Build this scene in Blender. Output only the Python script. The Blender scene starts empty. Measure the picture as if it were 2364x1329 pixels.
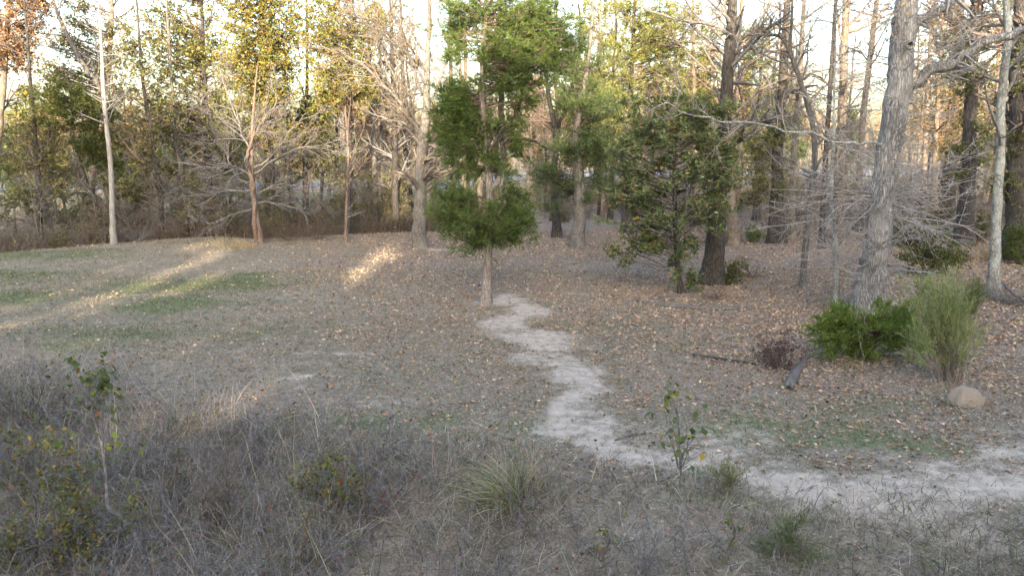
import bpy, math
import numpy as np
from mathutils import Vector

# ------------------------------------------------------------------ camera, sky, sun, exposure
SC = bpy.context.scene
COL = SC.collection
PW, PH, FPX, HORIZON, CAMZ = 2364.0, 1329.0, 1900.0, 340.0, 4.2
PITCH = math.atan((PH / 2 - HORIZON) / FPX)
SUN_EL = math.radians(13.0)
TAN_EL = math.tan(SUN_EL)

cam_d = bpy.data.cameras.new('camera')
cam = bpy.data.objects.new('camera', cam_d)
COL.objects.link(cam)
cam.location = (0, 0, CAMZ)
cam.rotation_euler = (math.pi / 2 - PITCH, 0, 0)
cam_d.sensor_width = 36
cam_d.lens = FPX / PW * 36
cam_d.clip_end = 3000
cam_d.clip_start = 0.1
SC.camera = cam

world = bpy.data.worlds.new('World')
SC.world = world
world.use_nodes = True
wn = world.node_tree.nodes
wl = world.node_tree.links
bg = wn['Background']
sky = wn.new('ShaderNodeTexSky')
sky.sky_type = 'NISHITA'
sky.sun_disc = False
sky.sun_elevation = SUN_EL
sky.sun_rotation = math.pi
sky.air_density = 1.0
sky.dust_density = 4.0
sky.ozone_density = 0.7
wl.new(sky.outputs[0], bg.inputs[0])
bg.inputs[1].default_value = 0.15

sun_d = bpy.data.lights.new('sun', 'SUN')
sun = bpy.data.objects.new('sun', sun_d)
COL.objects.link(sun)
sun_d.energy = 2.8
sun_d.angle = math.radians(0.6)
sun_d.color = (1.0, 0.80, 0.55)
sun.rotation_euler = (math.pi / 2 - SUN_EL, 0, 0)   # light travels along +Y and down
sun.location = (0, -60, 40)

SC.view_settings.view_transform = 'Standard'
SC.view_settings.look = 'None'
SC.view_settings.gamma = 1
SC.view_settings.exposure = 2.75
SC.view_settings.use_curve_mapping = False
SC.render.engine = 'CYCLES'
SC.cycles.use_denoising = True
world.cycles.sampling_method = 'NONE'
SC.cycles.max_bounces = 6
SC.cycles.diffuse_bounces = 4
SC.cycles.glossy_bounces = 1
SC.cycles.transmission_bounces = 3
SC.cycles.caustics_reflective = False
SC.cycles.caustics_refractive = False

# ------------------------------------------------------------------ small tools
RNG = np.random.default_rng(11)


def ray(px, py):
    c, s = math.cos(PITCH), math.sin(PITCH)
    u = (PH / 2 - py)
    return np.array([px - PW / 2, FPX * c + u * s, -FPX * s + u * c])


def at(px, py, Y):
    r = ray(px, py)
    return np.array([0, 0, CAMZ]) + r * (Y / r[1])


def mpp(Y):
    return Y / FPX            # metres per photograph pixel at depth Y


_tab = np.random.default_rng(5).random((256, 256))


def vnoise(x, y, s):
    x = np.asarray(x, float) / s + 100.37
    y = np.asarray(y, float) / s + 57.91
    ix, iy = np.floor(x).astype(int), np.floor(y).astype(int)
    fx, fy = x - ix, y - iy
    fx = fx * fx * (3 - 2 * fx)
    fy = fy * fy * (3 - 2 * fy)
    g = lambda a, b: _tab[a % 256, b % 256]
    return (g(ix, iy) * (1 - fx) + g(ix + 1, iy) * fx) * (1 - fy) + (g(ix, iy + 1) * (1 - fx) + g(ix + 1, iy + 1) * fx) * fy


def fbm(x, y, s, o=4):
    r, a, t = 0, 0.5, 0
    for k in range(o):
        r = r + a * vnoise(x + 13.1 * k, y - 7.7 * k, s / 2 ** k)
        t += a
        a *= 0.5
    return r / t


def sstep(a, b, x):
    t = np.clip((x - a) / (b - a), 0, 1)
    return t * t * (3 - 2 * t)


def bank_edge(x):
    return np.interp(x, [-40, -14, -9.5, -4.7, -1.1, 1.7, 5.9, 40], [19, 17, 15.6, 13.2, 11.5, 10.3, 9.4, 8.5])


def lawn_edge(x):                     # where the left part of the lawn meets the thicket
    return np.interp(x, [-60, -21, -17.6, -14, -11.5, -8, -3, 2], [30, 33.0, 36.5, 38.5, 37.5, 39.5, 42, 46])


def height(x, y):
    x = np.asarray(x, float)
    y = np.asarray(y, float)
    h = (fbm(x, y, 9.0, 3) - 0.5) * 0.35 + (fbm(x, y, 1.6, 3) - 0.5) * 0.07
    d = bank_edge(x) + (vnoise(x, y, 2.5) - 0.5) * 0.8 - y
    b = np.where(d > 0, 0.30 * (np.sqrt(d * d + 0.25) - 0.5), 0)
    h = h - 2.6 * (1 - np.exp(-b / 2.6))
    e = y - lawn_edge(x)
    side = 1 - sstep(-9, 2, x)
    h = h - side * 1.3 * (1 - np.exp(-np.maximum(e, 0) / 6.0))
    h = h + sstep(4, 14, x) * sstep(14, 26, y) * 0.25
    h = h + (fbm(x, y, 40.0, 2) - 0.5) * 0.5 * sstep(45, 80, y)
    return h


def gp(px, py):
    r = ray(px, py)
    r = r / r[1]
    ys = np.concatenate([np.arange(4, 60, 0.02), np.arange(60, 400, 0.25)])
    P = np.array([0, 0, CAMZ])[None] + ys[:, None] * r[None]
    below = P[:, 2] < height(P[:, 0], P[:, 1])
    i = int(np.argmax(below)) if below.any() else len(ys) - 1
    return P[i]


def lin(r, g, b):
    f = lambda c: ((c / 255 + 0.055) / 1.055) ** 2.4 if c > 10 else c / 255 / 12.92
    return np.array([f(r), f(g), f(b)])


def unit(v):
    return v / np.maximum(np.linalg.norm(v, axis=-1, keepdims=True), 1e-9)


class Geo:
    """collects tubes, blades and leaves; build() links them as ONE mesh object"""

    def __init__(s):
        s.v, s.f3, s.f4, s.c, s.n = [], [], [], [], 0

    def add(s, v, tri=None, quad=None, col=(0.5, 0.5, 0.5), mat=0):
        v = np.asarray(v, float).reshape(-1, 3)
        if tri is not None and len(tri):
            s.f3.append((np.asarray(tri, np.int64).reshape(-1, 3) + s.n, mat))
        if quad is not None and len(quad):
            s.f4.append((np.asarray(quad, np.int64).reshape(-1, 4) + s.n, mat))
        col = np.asarray(col, float)
        s.c.append(np.broadcast_to(col, (len(v), 3)) if col.ndim == 1 else col)
        s.v.append(v)
        s.n += len(v)

    def tubes(s, P, R, sides=3, mat=0, col=(0.5, 0.5, 0.5), rough=0.0, rng=RNG):
        P = np.asarray(P, float)
        R = np.asarray(R, float)
        if P.ndim == 2:
            P, R = P[None], R[None]
        N, K, _ = P.shape
        if N == 0:
            return
        T = np.empty_like(P)
        T[:, 1:-1] = P[:, 2:] - P[:, :-2]
        T[:, 0] = P[:, 1] - P[:, 0]
        T[:, -1] = P[:, -1] - P[:, -2]
        T = unit(T)
        m = np.abs(unit(P[:, -1] - P[:, 0]))
        ref = np.zeros((N, 3))
        ref[np.arange(N), np.argmin(m, 1)] = 1
        A = unit(np.cross(T, ref[:, None, :]))
        B = np.cross(T, A)
        th = np.arange(sides) * 2 * np.pi / sides
        rr = R[:, :, None] * np.ones(sides)
        if rough:
            rr = rr * (1 + rough * rng.normal(size=(N, 1, sides)) * 0.6 + rough * rng.normal(size=(N, K, sides)) * 0.6)
        V = P[:, :, None, :] + rr[..., None] * (np.cos(th)[None, None, :, None] * A[:, :, None, :] + np.sin(th)[None, None, :, None] * B[:, :, None, :])
        if sides == 3:          # fine twigs end in a point
            V = np.concatenate([V[:, :-1].reshape(N, -1, 3), P[:, -1:]], 1)
            m_ = V.shape[1]
            o = (np.arange(N) * m_)[:, None]
            last = o + np.array([(K - 2) * 3 + j for j in range(3)])[None]
            tri = np.stack([last, np.roll(last, -1, 1), np.broadcast_to(o + m_ - 1, last.shape)], -1).reshape(-1, 3)
            idx = (o[:, :, None] + np.arange((K - 1) * 3).reshape(1, K - 1, 3))
            a, b = idx[:, :-1, :], idx[:, 1:, :]
            q = np.stack([a, np.roll(a, -1, 2), np.roll(b, -1, 2), b], -1).reshape(-1, 4)
            s.add(V.reshape(-1, 3), tri=tri, quad=q, mat=mat, col=col)
            return
        idx = np.arange(N * K * sides).reshape(N, K, sides)
        a, b = idx[:, :-1, :], idx[:, 1:, :]
        q = np.stack([a, np.roll(a, -1, 2), np.roll(b, -1, 2), b], -1).reshape(-1, 4)
        s.add(V.reshape(-1, 3), quad=q, mat=mat, col=col if np.ndim(col) == 1 else np.repeat(col, K * sides, 0))

    def leaves(s, C, D, size, col, mat=0, width=0.5, fold=0.25, rng=RNG):
        """pointed leaves with a folded midrib: centre base C, direction D, length size"""
        N = len(C)
        if N == 0:
            return
        D = unit(D)
        r = unit(rng.normal(size=(N, 3)))
        S = unit(np.cross(D, r))
        U = np.cross(S, D)
        L = np.broadcast_to(size, (N,))[:, None]
        W = L * width * 0.5
        tip = C + D * L + U * L * rng.uniform(-0.2, 0.1, (N, 1))
        mid = C + D * L * 0.5 - U * L * fold * 0.25
        l1 = C + D * L * 0.5 + S * W + U * L * fold * 0.3
        r1 = C + D * L * 0.5 - S * W + U * L * fold * 0.3
        V = np.stack([C, l1, tip, r1, mid], 1).reshape(-1, 3)
        i = np.arange(N)[:, None] * 5
        tri = np.concatenate([i + [0, 1, 4], i + [1, 2, 4], i + [2, 3, 4], i + [3, 0, 4]], 0)
        s.add(V, tri=tri, mat=mat, col=np.repeat(col, 5, 0))

    def quads(s, C, D, size, col, mat=0, width=0.5, rng=RNG):
        """two-triangle diamond leaves for distant crowns"""
        N = len(C)
        if N == 0:
            return
        D = unit(D)
        S = unit(np.cross(D, unit(rng.normal(size=(N, 3)))))
        U = np.cross(S, D)
        L = np.broadcast_to(size, (N,))[:, None]
        W = L * width * 0.5
        V = np.stack([C, C + D * L * 0.45 + S * W + U * W * 0.4, C + D * L, C + D * L * 0.45 - S * W + U * W * 0.4], 1).reshape(-1, 3)
        i = np.arange(N)[:, None] * 4
        s.add(V, tri=np.concatenate([i + [0, 1, 2], i + [0, 2, 3]], 0), mat=mat, col=np.repeat(col, 4, 0))

    def blades(s, C, D, L, w, col, mat=0, rng=RNG):
        """single-triangle needles or grass blades"""
        N = len(C)
        if N == 0:
            return
        D = unit(D)
        S = unit(np.cross(D, unit(rng.normal(size=(N, 3)))))
        L = np.broadcast_to(L, (N,))[:, None]
        w = np.broadcast_to(w, (N,))[:, None]
        V = np.stack([C - S * w / 2, C + S * w / 2, C + D * L], 1).reshape(-1, 3)
        s.add(V, tri=np.arange(3 * N).reshape(-1, 3), mat=mat, col=np.repeat(col, 3, 0))

    def ribbons(s, P, w, col, mat=0, rng=RNG):
        """curved tapering strips along polylines P (N,K,3)"""
        N, K, _ = P.shape
        if N == 0:
            return
        T = unit(P[:, -1] - P[:, 0])
        S = unit(np.cross(T, unit(rng.normal(size=(N, 3)))))
        tap = np.linspace(1, 0.15, K)
        off = S[:, None, :] * (np.broadcast_to(w, (N,))[:, None, None] * tap[None, :, None] / 2)
        V = np.stack([P - off, P + off], 2).reshape(N, -1, 3)[:, :-1]
        m_ = 2 * K - 1
        o = (np.arange(N) * m_)[:, None]
        idx = (o[:, :, None] + np.arange((K - 1) * 2).reshape(1, K - 1, 2))
        q = np.stack([idx[:, :-1, 0], idx[:, :-1, 1], idx[:, 1:, 1], idx[:, 1:, 0]], -1).reshape(-1, 4)
        tri = np.concatenate([o + m_ - 3, o + m_ - 2, o + m_ - 1], 1)
        s.add(V.reshape(-1, 3), tri=tri, quad=q, mat=mat, col=np.repeat(col, m_, 0))

    def mesh(s, name, mats, origin=(0, 0, 0), smooth=True):
        me = bpy.data.meshes.new(name)
        V = np.concatenate(s.v) - np.asarray(origin)[None]
        f3 = [f for f, _ in s.f3]
        f4 = [f for f, _ in s.f4]
        m3 = [np.full(len(f), m) for f, m in s.f3]
        m4 = [np.full(len(f), m) for f, m in s.f4]
        F3 = np.concatenate(f3) if f3 else np.zeros((0, 3), np.int64)
        F4 = np.concatenate(f4) if f4 else np.zeros((0, 4), np.int64)
        loops = np.concatenate([F3.ravel(), F4.ravel()])
        tot = np.concatenate([np.full(len(F3), 3), np.full(len(F4), 4)])
        start = np.concatenate([[0], np.cumsum(tot)[:-1]]) if len(tot) else np.zeros(0)
        me.vertices.add(len(V))
        me.vertices.foreach_set('co', V.astype(np.float32).ravel())
        me.loops.add(len(loops))
        me.loops.foreach_set('vertex_index', loops.astype(np.int32))
        me.polygons.add(len(tot))
        me.polygons.foreach_set('loop_start', start.astype(np.int32))
        me.polygons.foreach_set('loop_total', tot.astype(np.int32))
        me.polygons.foreach_set('material_index', np.concatenate(m3 + m4).astype(np.int32) if m3 or m4 else np.zeros(0, np.int32))
        me.polygons.foreach_set('use_smooth', np.full(len(tot), smooth))
        ca = me.color_attributes.new('tint', 'FLOAT_COLOR', 'POINT')
        c = np.ones((len(V), 4), np.float32)
        c[:, :3] = np.concatenate(s.c)
        ca.data.foreach_set('color', c.ravel())
        for m in (mats if isinstance(mats, (list, tuple)) else [mats]):
            me.materials.append(m)
        me.update()
        return me

    def build(s, name, mats, parent=None, smooth=True):
        o_ = (0, 0, 0) if parent is None else tuple(parent.location)
        ob = bpy.data.objects.new(name, s.mesh(name, mats, o_, smooth))
        COL.objects.link(ob)
        if parent is not None:
            ob.parent = parent
        return ob


def tag(o, label, cat=None, group=None, kind=None):
    o['label'] = label
    if cat:
        o['category'] = cat
    if group:
        o['group'] = group
    if kind:
        o['kind'] = kind
    return o


def thing(name, loc, label, cat, group=None):
    o = bpy.data.objects.new(name, None)
    o.empty_display_size = 0.2
    COL.objects.link(o)
    o.location = tuple(float(a) for a in loc)
    return tag(o, label, cat, group)


def copy_thing(o, loc, rz, scale=1.0):
    c = o.copy()
    COL.objects.link(c)
    c.location = tuple(float(a) for a in loc)
    c.rotation_euler = (0, 0, rz)
    c.scale = (scale, scale, scale)
    for ch in list(o.children):
        d = ch.copy()
        COL.objects.link(d)
        d.parent = c
    return c


# ------------------------------------------------------------------ materials
def new_mat(name):
    m = bpy.data.materials.new(name)
    m.use_nodes = True
    nt = m.node_tree
    b = nt.nodes['Principled BSDF']
    b.inputs['Specular IOR Level'].default_value = 0.2
    b.inputs['Roughness'].default_value = 0.85
    return m, nt, b


def N(nt, typ, **kw):
    n = nt.nodes.new(typ)
    for k, v in kw.items():
        if k.startswith('i_'):
            key = k[2:]
            n.inputs[int(key) if key.isdigit() else key].default_value = v
        else:
            setattr(n, k, v)
    return n


def mixc(nt, fac, a, b, blend='MIX'):
    n = nt.nodes.new('ShaderNodeMix')
    n.data_type = 'RGBA'
    n.blend_type = blend
    for sock, val in ((n.inputs[0], fac), (n.inputs[6], a), (n.inputs[7], b)):
        if hasattr(val, 'links'):
            nt.links.new(val, sock)
        elif isinstance(val, (int, float)):
            sock.default_value = val
        else:
            sock.default_value = (*val, 1)
    return n.outputs[2]


def math_(nt, op, a, b=None, clamp=False):
    n = nt.nodes.new('ShaderNodeMath')
    n.operation = op
    n.use_clamp = clamp
    for i, val in enumerate((a, b)):
        if val is None:
            continue
        if hasattr(val, 'links'):
            nt.links.new(val, n.inputs[i])
        else:
            n.inputs[i].default_value = val
    return n.outputs[0]


def smooth_(nt, v, a, b):
    n = nt.nodes.new('ShaderNodeMapRange')
    n.interpolation_type = 'SMOOTHSTEP'
    nt.links.new(v, n.inputs[0])
    n.inputs[1].default_value = a
    n.inputs[2].default_value = b
    return n.outputs[0]


def ramp(nt, fac, stops):
    n = nt.nodes.new('ShaderNodeValToRGB')
    e = n.color_ramp.elements
    while len(e) < len(stops):
        e.new(0.5)
    for k, (p, c) in enumerate(stops):
        e[k].position = p
        e[k].color = (*c, 1)
    nt.links.new(fac, n.inputs[0])
    return n.outputs[0]


def leaf_mat(name, trans=0.35, rough=0.55):
    m, nt, b = new_mat(name)
    a = N(nt, 'ShaderNodeAttribute', attribute_name='tint')
    geo = N(nt, 'ShaderNodeNewGeometry')
    nz = N(nt, 'ShaderNodeTexNoise', i_Scale=3.0, i_Detail=3.0)
    nt.links.new(geo.outputs['Position'], nz.inputs['Vector'])
    f = smooth_(nt, nz.outputs[0], 0.25, 0.75)
    v = mixc(nt, f, (0.80, 0.82, 0.80), (1.18, 1.15, 1.1))
    col = mixc(nt, 1.0, a.outputs[0], v, 'MULTIPLY')
    nt.links.new(col, b.inputs['Base Color'])
    b.inputs['Roughness'].default_value = rough
    b.inputs['Specular IOR Level'].default_value = 0.3
    if trans > 0:
        t = N(nt, 'ShaderNodeBsdfTranslucent')
        nt.links.new(mixc(nt, 1.0, col, (1.1, 1.15, 0.7), 'MULTIPLY'), t.inputs[0])
        mx = N(nt, 'ShaderNodeMixShader', i_0=trans)
        nt.links.new(b.outputs[0], mx.inputs[1])
        nt.links.new(t.outputs[0], mx.inputs[2])
        nt.links.new(mx.outputs[0], nt.nodes['Material Output'].inputs[0])
    return m


def bark_mat(name, dark, light, patch=None, scale=14.0, stretch=0.14, bump=0.6, patch_amt=0.5, dist=0.03):
    k_ = 0.85 if name.startswith('twig') else (0.85 if name in ('oak_bark', 'lichen_bark', 'cedar_bark') else 0.66)
    cool = np.array([0.97, 1.0, 1.06])
    dark, light = list(np.array(dark) * cool * k_), list(np.array(light) * cool * k_)
    patch = None if patch is None else list(np.array(patch) * cool * k_)
    m, nt, b = new_mat(name)
    tc = N(nt, 'ShaderNodeTexCoord')
    mp = N(nt, 'ShaderNodeMapping')
    mp.inputs['Scale'].default_value = (scale, scale, scale * stretch)
    nt.links.new(tc.outputs['Object'], mp.inputs[0])
    nz = N(nt, 'ShaderNodeTexNoise', i_Scale=1.0, i_Detail=5.0, i_Roughness=0.65, i_Distortion=0.4)
    nt.links.new(mp.outputs[0], nz.inputs['Vector'])
    vo = N(nt, 'ShaderNodeTexVoronoi', feature='DISTANCE_TO_EDGE', i_Scale=1.3)
    mp2 = N(nt, 'ShaderNodeVectorMath', operation='ADD')
    nt.links.new(mp.outputs[0], mp2.inputs[0])
    nt.links.new(nz.outputs[1], mp2.inputs[1])
    nt.links.new(mp2.outputs[0], vo.inputs['Vector'])
    ridge = math_(nt, 'ADD', math_(nt, 'MULTIPLY', smooth_(nt, vo.outputs[0], 0.0, 0.35), 0.55), math_(nt, 'MULTIPLY', nz.outputs[0], 0.55))
    col = ramp(nt, ridge, [(0.22, dark), (0.5, [(a + c) / 2 for a, c in zip(dark, light)]), (0.85, light)])
    if patch is not None:
        n2 = N(nt, 'ShaderNodeTexNoise', i_Scale=2.2, i_Detail=5.0, i_Roughness=0.7)
        nt.links.new(tc.outputs['Object'], n2.inputs['Vector'])
        col = mixc(nt, math_(nt, 'MULTIPLY', smooth_(nt, n2.outputs[0], 0.42, 0.66), patch_amt), col, patch)
    nt.links.new(col, b.inputs['Base Color'])
    bp = N(nt, 'ShaderNodeBump', i_Strength=bump, i_Distance=dist)
    nt.links.new(ridge, bp.inputs['Height'])
    nt.links.new(bp.outputs[0], b.inputs['Normal'])
    b.inputs['Roughness'].default_value = 0.92
    return m


M = {}
M['leaf'] = leaf_mat('broad_leaf')
M['needle'] = leaf_mat('cedar_needle', trans=0.22, rough=0.7)
M['litter'] = leaf_mat('dead_leaf', trans=0.12, rough=0.75)
M['straw'] = leaf_mat('dry_straw', trans=0.2, rough=0.75)
M['oak_bark'] = bark_mat('oak_bark', (0.10, 0.098, 0.097), (0.40, 0.39, 0.375), patch=(0.43, 0.43, 0.41), scale=16, patch_amt=0.45, bump=0.9)
M['grey_bark'] = bark_mat('grey_bark', (0.11, 0.098, 0.088), (0.31, 0.28, 0.25), patch=(0.34, 0.33, 0.30), scale=20, bump=0.6)
M['dark_bark'] = bark_mat('dark_bark', (0.035, 0.032, 0.03), (0.14, 0.125, 0.115), patch=(0.17, 0.16, 0.14), scale=18, bump=0.8, patch_amt=0.4)
M['cedar_bark'] = bark_mat('cedar_bark', (0.14, 0.115, 0.10), (0.42, 0.385, 0.35), patch=(0.26, 0.19, 0.15), scale=26, stretch=0.05, bump=0.6)
M['myrtle_bark'] = bark_mat('myrtle_bark', (0.15, 0.10, 0.08), (0.33, 0.24, 0.19), patch=(0.30, 0.26, 0.23), scale=22, stretch=0.08, bump=0.4)
M['snag_bark'] = bark_mat('snag_wood', (0.27, 0.255, 0.24), (0.50, 0.48, 0.45), patch=(0.20, 0.18, 0.16), scale=22, stretch=0.06, bump=0.4, patch_amt=0.35)
M['lichen_bark'] = bark_mat('lichen_bark', (0.14, 0.14, 0.13), (0.36, 0.37, 0.34), patch=(0.44, 0.47, 0.43), scale=12, stretch=0.5, bump=0.5, patch_amt=0.8)
M['tan_bark'] = bark_mat('tan_bark', (0.13, 0.105, 0.085), (0.37, 0.30, 0.23), patch=(0.42, 0.36, 0.29), scale=18, bump=0.7)
M['twig_grey'] = bark_mat('twig_grey', (0.13, 0.12, 0.115), (0.27, 0.255, 0.24), scale=8, stretch=1, bump=0.1)
M['twig_pale'] = bark_mat('twig_pale', (0.27, 0.255, 0.24), (0.45, 0.43, 0.41), scale=8, stretch=1, bump=0.1)
M['twig_tan'] = bark_mat('twig_tan', (0.16, 0.13, 0.105), (0.30, 0.25, 0.20), scale=8, stretch=1, bump=0.1)
M['twig_brown'] = bark_mat('twig_brown', (0.11, 0.085, 0.07), (0.24, 0.185, 0.15), scale=8, stretch=1, bump=0.1)
M['twig_dark'] = bark_mat('twig_dark', (0.05, 0.045, 0.04), (0.13, 0.115, 0.10), scale=8, stretch=1, bump=0.1)
M['dead_wood'] = bark_mat('dead_wood', (0.13, 0.12, 0.11), (0.36, 0.34, 0.32), patch=(0.2, 0.17, 0.15), scale=24, stretch=0.1, bump=0.7)

# ------------------------------------------------------------------ the ground
PATH_PX = [(1128, 700, .35), (1165, 698, .45), (1215, 690, .55), (1240, 703, .55), (1225, 725, .55), (1180, 745, .55), (1180, 770, .75), (1235, 790, .85),
           (1275, 812, .75), (1290, 840, .5), (1340, 868, .38), (1368, 890, .34), (1325, 930, .36), (1310, 965, .42), (1275, 1003, .34), (1360, 1030, .38),
           (1450, 1058, .5), (1560, 1076, .62), (1680, 1072, .6), (1800, 1092, .52), (1900, 1108, .55), (2010, 1130, .55), (2120, 1130, .58), (2230, 1105, .55), (2364, 1090, .6), (2600, 1060, .6)]
PATH2_PX = [(2080, 1128, .35), (2180, 1085, .4), (2230, 1030, .35), (2330, 1045, .4), (2420, 1060, .5)]
BARE_PX = [(1640, 1010, 1.3, .8, .85), (1480, 995, 1.1, .7, .7), (760, 820, .55, .5, .75), (690, 880, .6, .28, .85), (745, 903, .6, .2, .7), (640, 690, .9, .5, .6), (905, 932, 1.1, .14, .85),
           (1110, 770, 1.0, 1.0, .42), (1000, 577, 1.2, .6, .75), (1060, 712, .8, .4, .45), (1420, 612, 1.2, .9, .55), (1320, 672, .9, .35, .6), (1600, 712, 2.6, .25, .65),
           (2270, 1000, 1.6, .6, .45), (300, 685, .5, .4, .5), (560, 805, .5, .3, .4), (840, 750, .6, .5, .3), (1330, 700, .8, .6, .3), (1260, 640, 1.2, .5, .3), (1700, 930, 1.0, .6, .35)]
GREEN_PX = [(470, 660, 2.6, 1.6, .95), (420, 700, 1.8, 1.3, .85), (520, 640, 1.3, .8, .7), (90, 590, 3.0, 1.3, .95), (0, 640, 2.0, 2.0, .6), (20, 690, 1.4, 1.5, .7), (250, 770, 1.8, .9, .75), (180, 800, 1.4, .5, .55), (200, 580, 2, .8, .6),
            (320, 650, 1.4, .7, .35), (1250, 630, 1.5, .6, .5), (880, 870, 1.6, .7, .4), (1000, 985, 2.2, .6, .55), (1180, 1005, 1.0, .4, .6), (1480, 770, 1.4, 1.4, .5), (1390, 720, 1.2, .5, .3), (1760, 990, 1.5, .5, .7),
            (1950, 1020, 1.6, .4, .75), (2090, 1020, 1.2, .3, .5), (1700, 1130, 1.4, .3, .4), (1050, 830, 1.0, .7, .35), (640, 760, 1.6, 1.0, .4), (1900, 950, 1.6, .6, .45), (2050, 930, .9, .5, .5)]


def polyline_mask(x, y, pts, soft):
    P = np.array([gp(a, b)[:2] for a, b, _ in pts])
    Wd = np.array([c for _, _, c in pts])
    out = np.zeros_like(x)
    for (p, q, w0, w1) in zip(P[:-1], P[1:], Wd[:-1], Wd[1:]):
        d = q - p
        L = max(float(d @ d), 1e-6)
        t = np.clip(((x - p[0]) * d[0] + (y - p[1]) * d[1]) / L, 0, 1)
        r = np.hypot(x - p[0] - t * d[0], y - p[1] - t * d[1]) / ((w0 * (1 - t) + w1 * t) * 1.06)
        out = np.maximum(out, np.exp(-0.75 * r * r) if soft > .65 else 1 - sstep(1 - soft, 1 + soft, r))
    return out


def blob_mask(x, y, blobs):
    out = np.zeros_like(x)
    for (a, b, rx, ry, s) in blobs:
        p = gp(a, b)
        r = np.hypot((x - p[0]) / rx, (y - p[1]) / ry)
        out = np.maximum(out, s * np.exp(-0.8 * r * r))
    return out


def masks(x, y):
    """dirt, green grass and leaf litter shares at ground points"""
    n = fbm(x, y, 1.2, 4) - 0.5
    n2 = fbm(x + 40, y, 0.35, 3) - 0.5
    wx, wy = x + (fbm(x, y + 30, 1.3, 4) - 0.5) * 1.7, y + (fbm(x + 70, y, 1.3, 4) - 0.5) * 1.7
    near = (y > 6) & (y < 48) & (np.abs(x) < 26)
    dirt, green = np.zeros_like(x), np.zeros_like(x)
    X, Y = wx[near], wy[near]
    dirt[near] = np.maximum(np.maximum(polyline_mask(X, Y, PATH_PX, 0.75), polyline_mask(X, Y, PATH2_PX, 0.75)), blob_mask(X, Y, BARE_PX) * 0.8)
    green[near] = blob_mask(X, Y, GREEN_PX)
    sd = sstep(0.03, 0.4, dirt)
    dirt = np.clip(dirt * (0.78 + 1.8 * (fbm(x - 9, y + 4, 0.9, 4) - 0.36)) + n * 0.35 * sd + n2 * 0.45 * sd, 0, 1)
    green = np.clip(green * (1.25 + n * 2.6) + n2 * 0.5 * (green > 0.12), 0, 1)
    # litter lies thick under the trees at the back and on the right, thin on the open lawn
    lx = sstep(-9, 1.5, x + (y - 20) * 0.05) * 0.55 + sstep(3.0, 6.0, x) * 0.4
    back = sstep(21, 31, y) * sstep(-11, -3, x) * 0.75
    litter = np.clip(0.10 + np.maximum(lx * (0.55 + 0.45 * sstep(13, 19, y)), back) + n * 0.55, 0, 1)
    under = sstep(-0.2, 1.2, bank_edge(x) - y)
    litter = np.clip(litter - under * 0.2, 0, 1)
    litter = np.where(y > 50, np.clip(0.6 + n, 0, 1), litter)
    green = np.where((y > 46), np.clip(green + sstep(6, -6, x) * (0.35 + 1.2 * (fbm(x, y, 9, 3) - 0.35)) + sstep(92, 98, y) * 0.5, 0, 1), green)
    return dirt, green, litter * (1 - dirt * 0.85)


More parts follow.
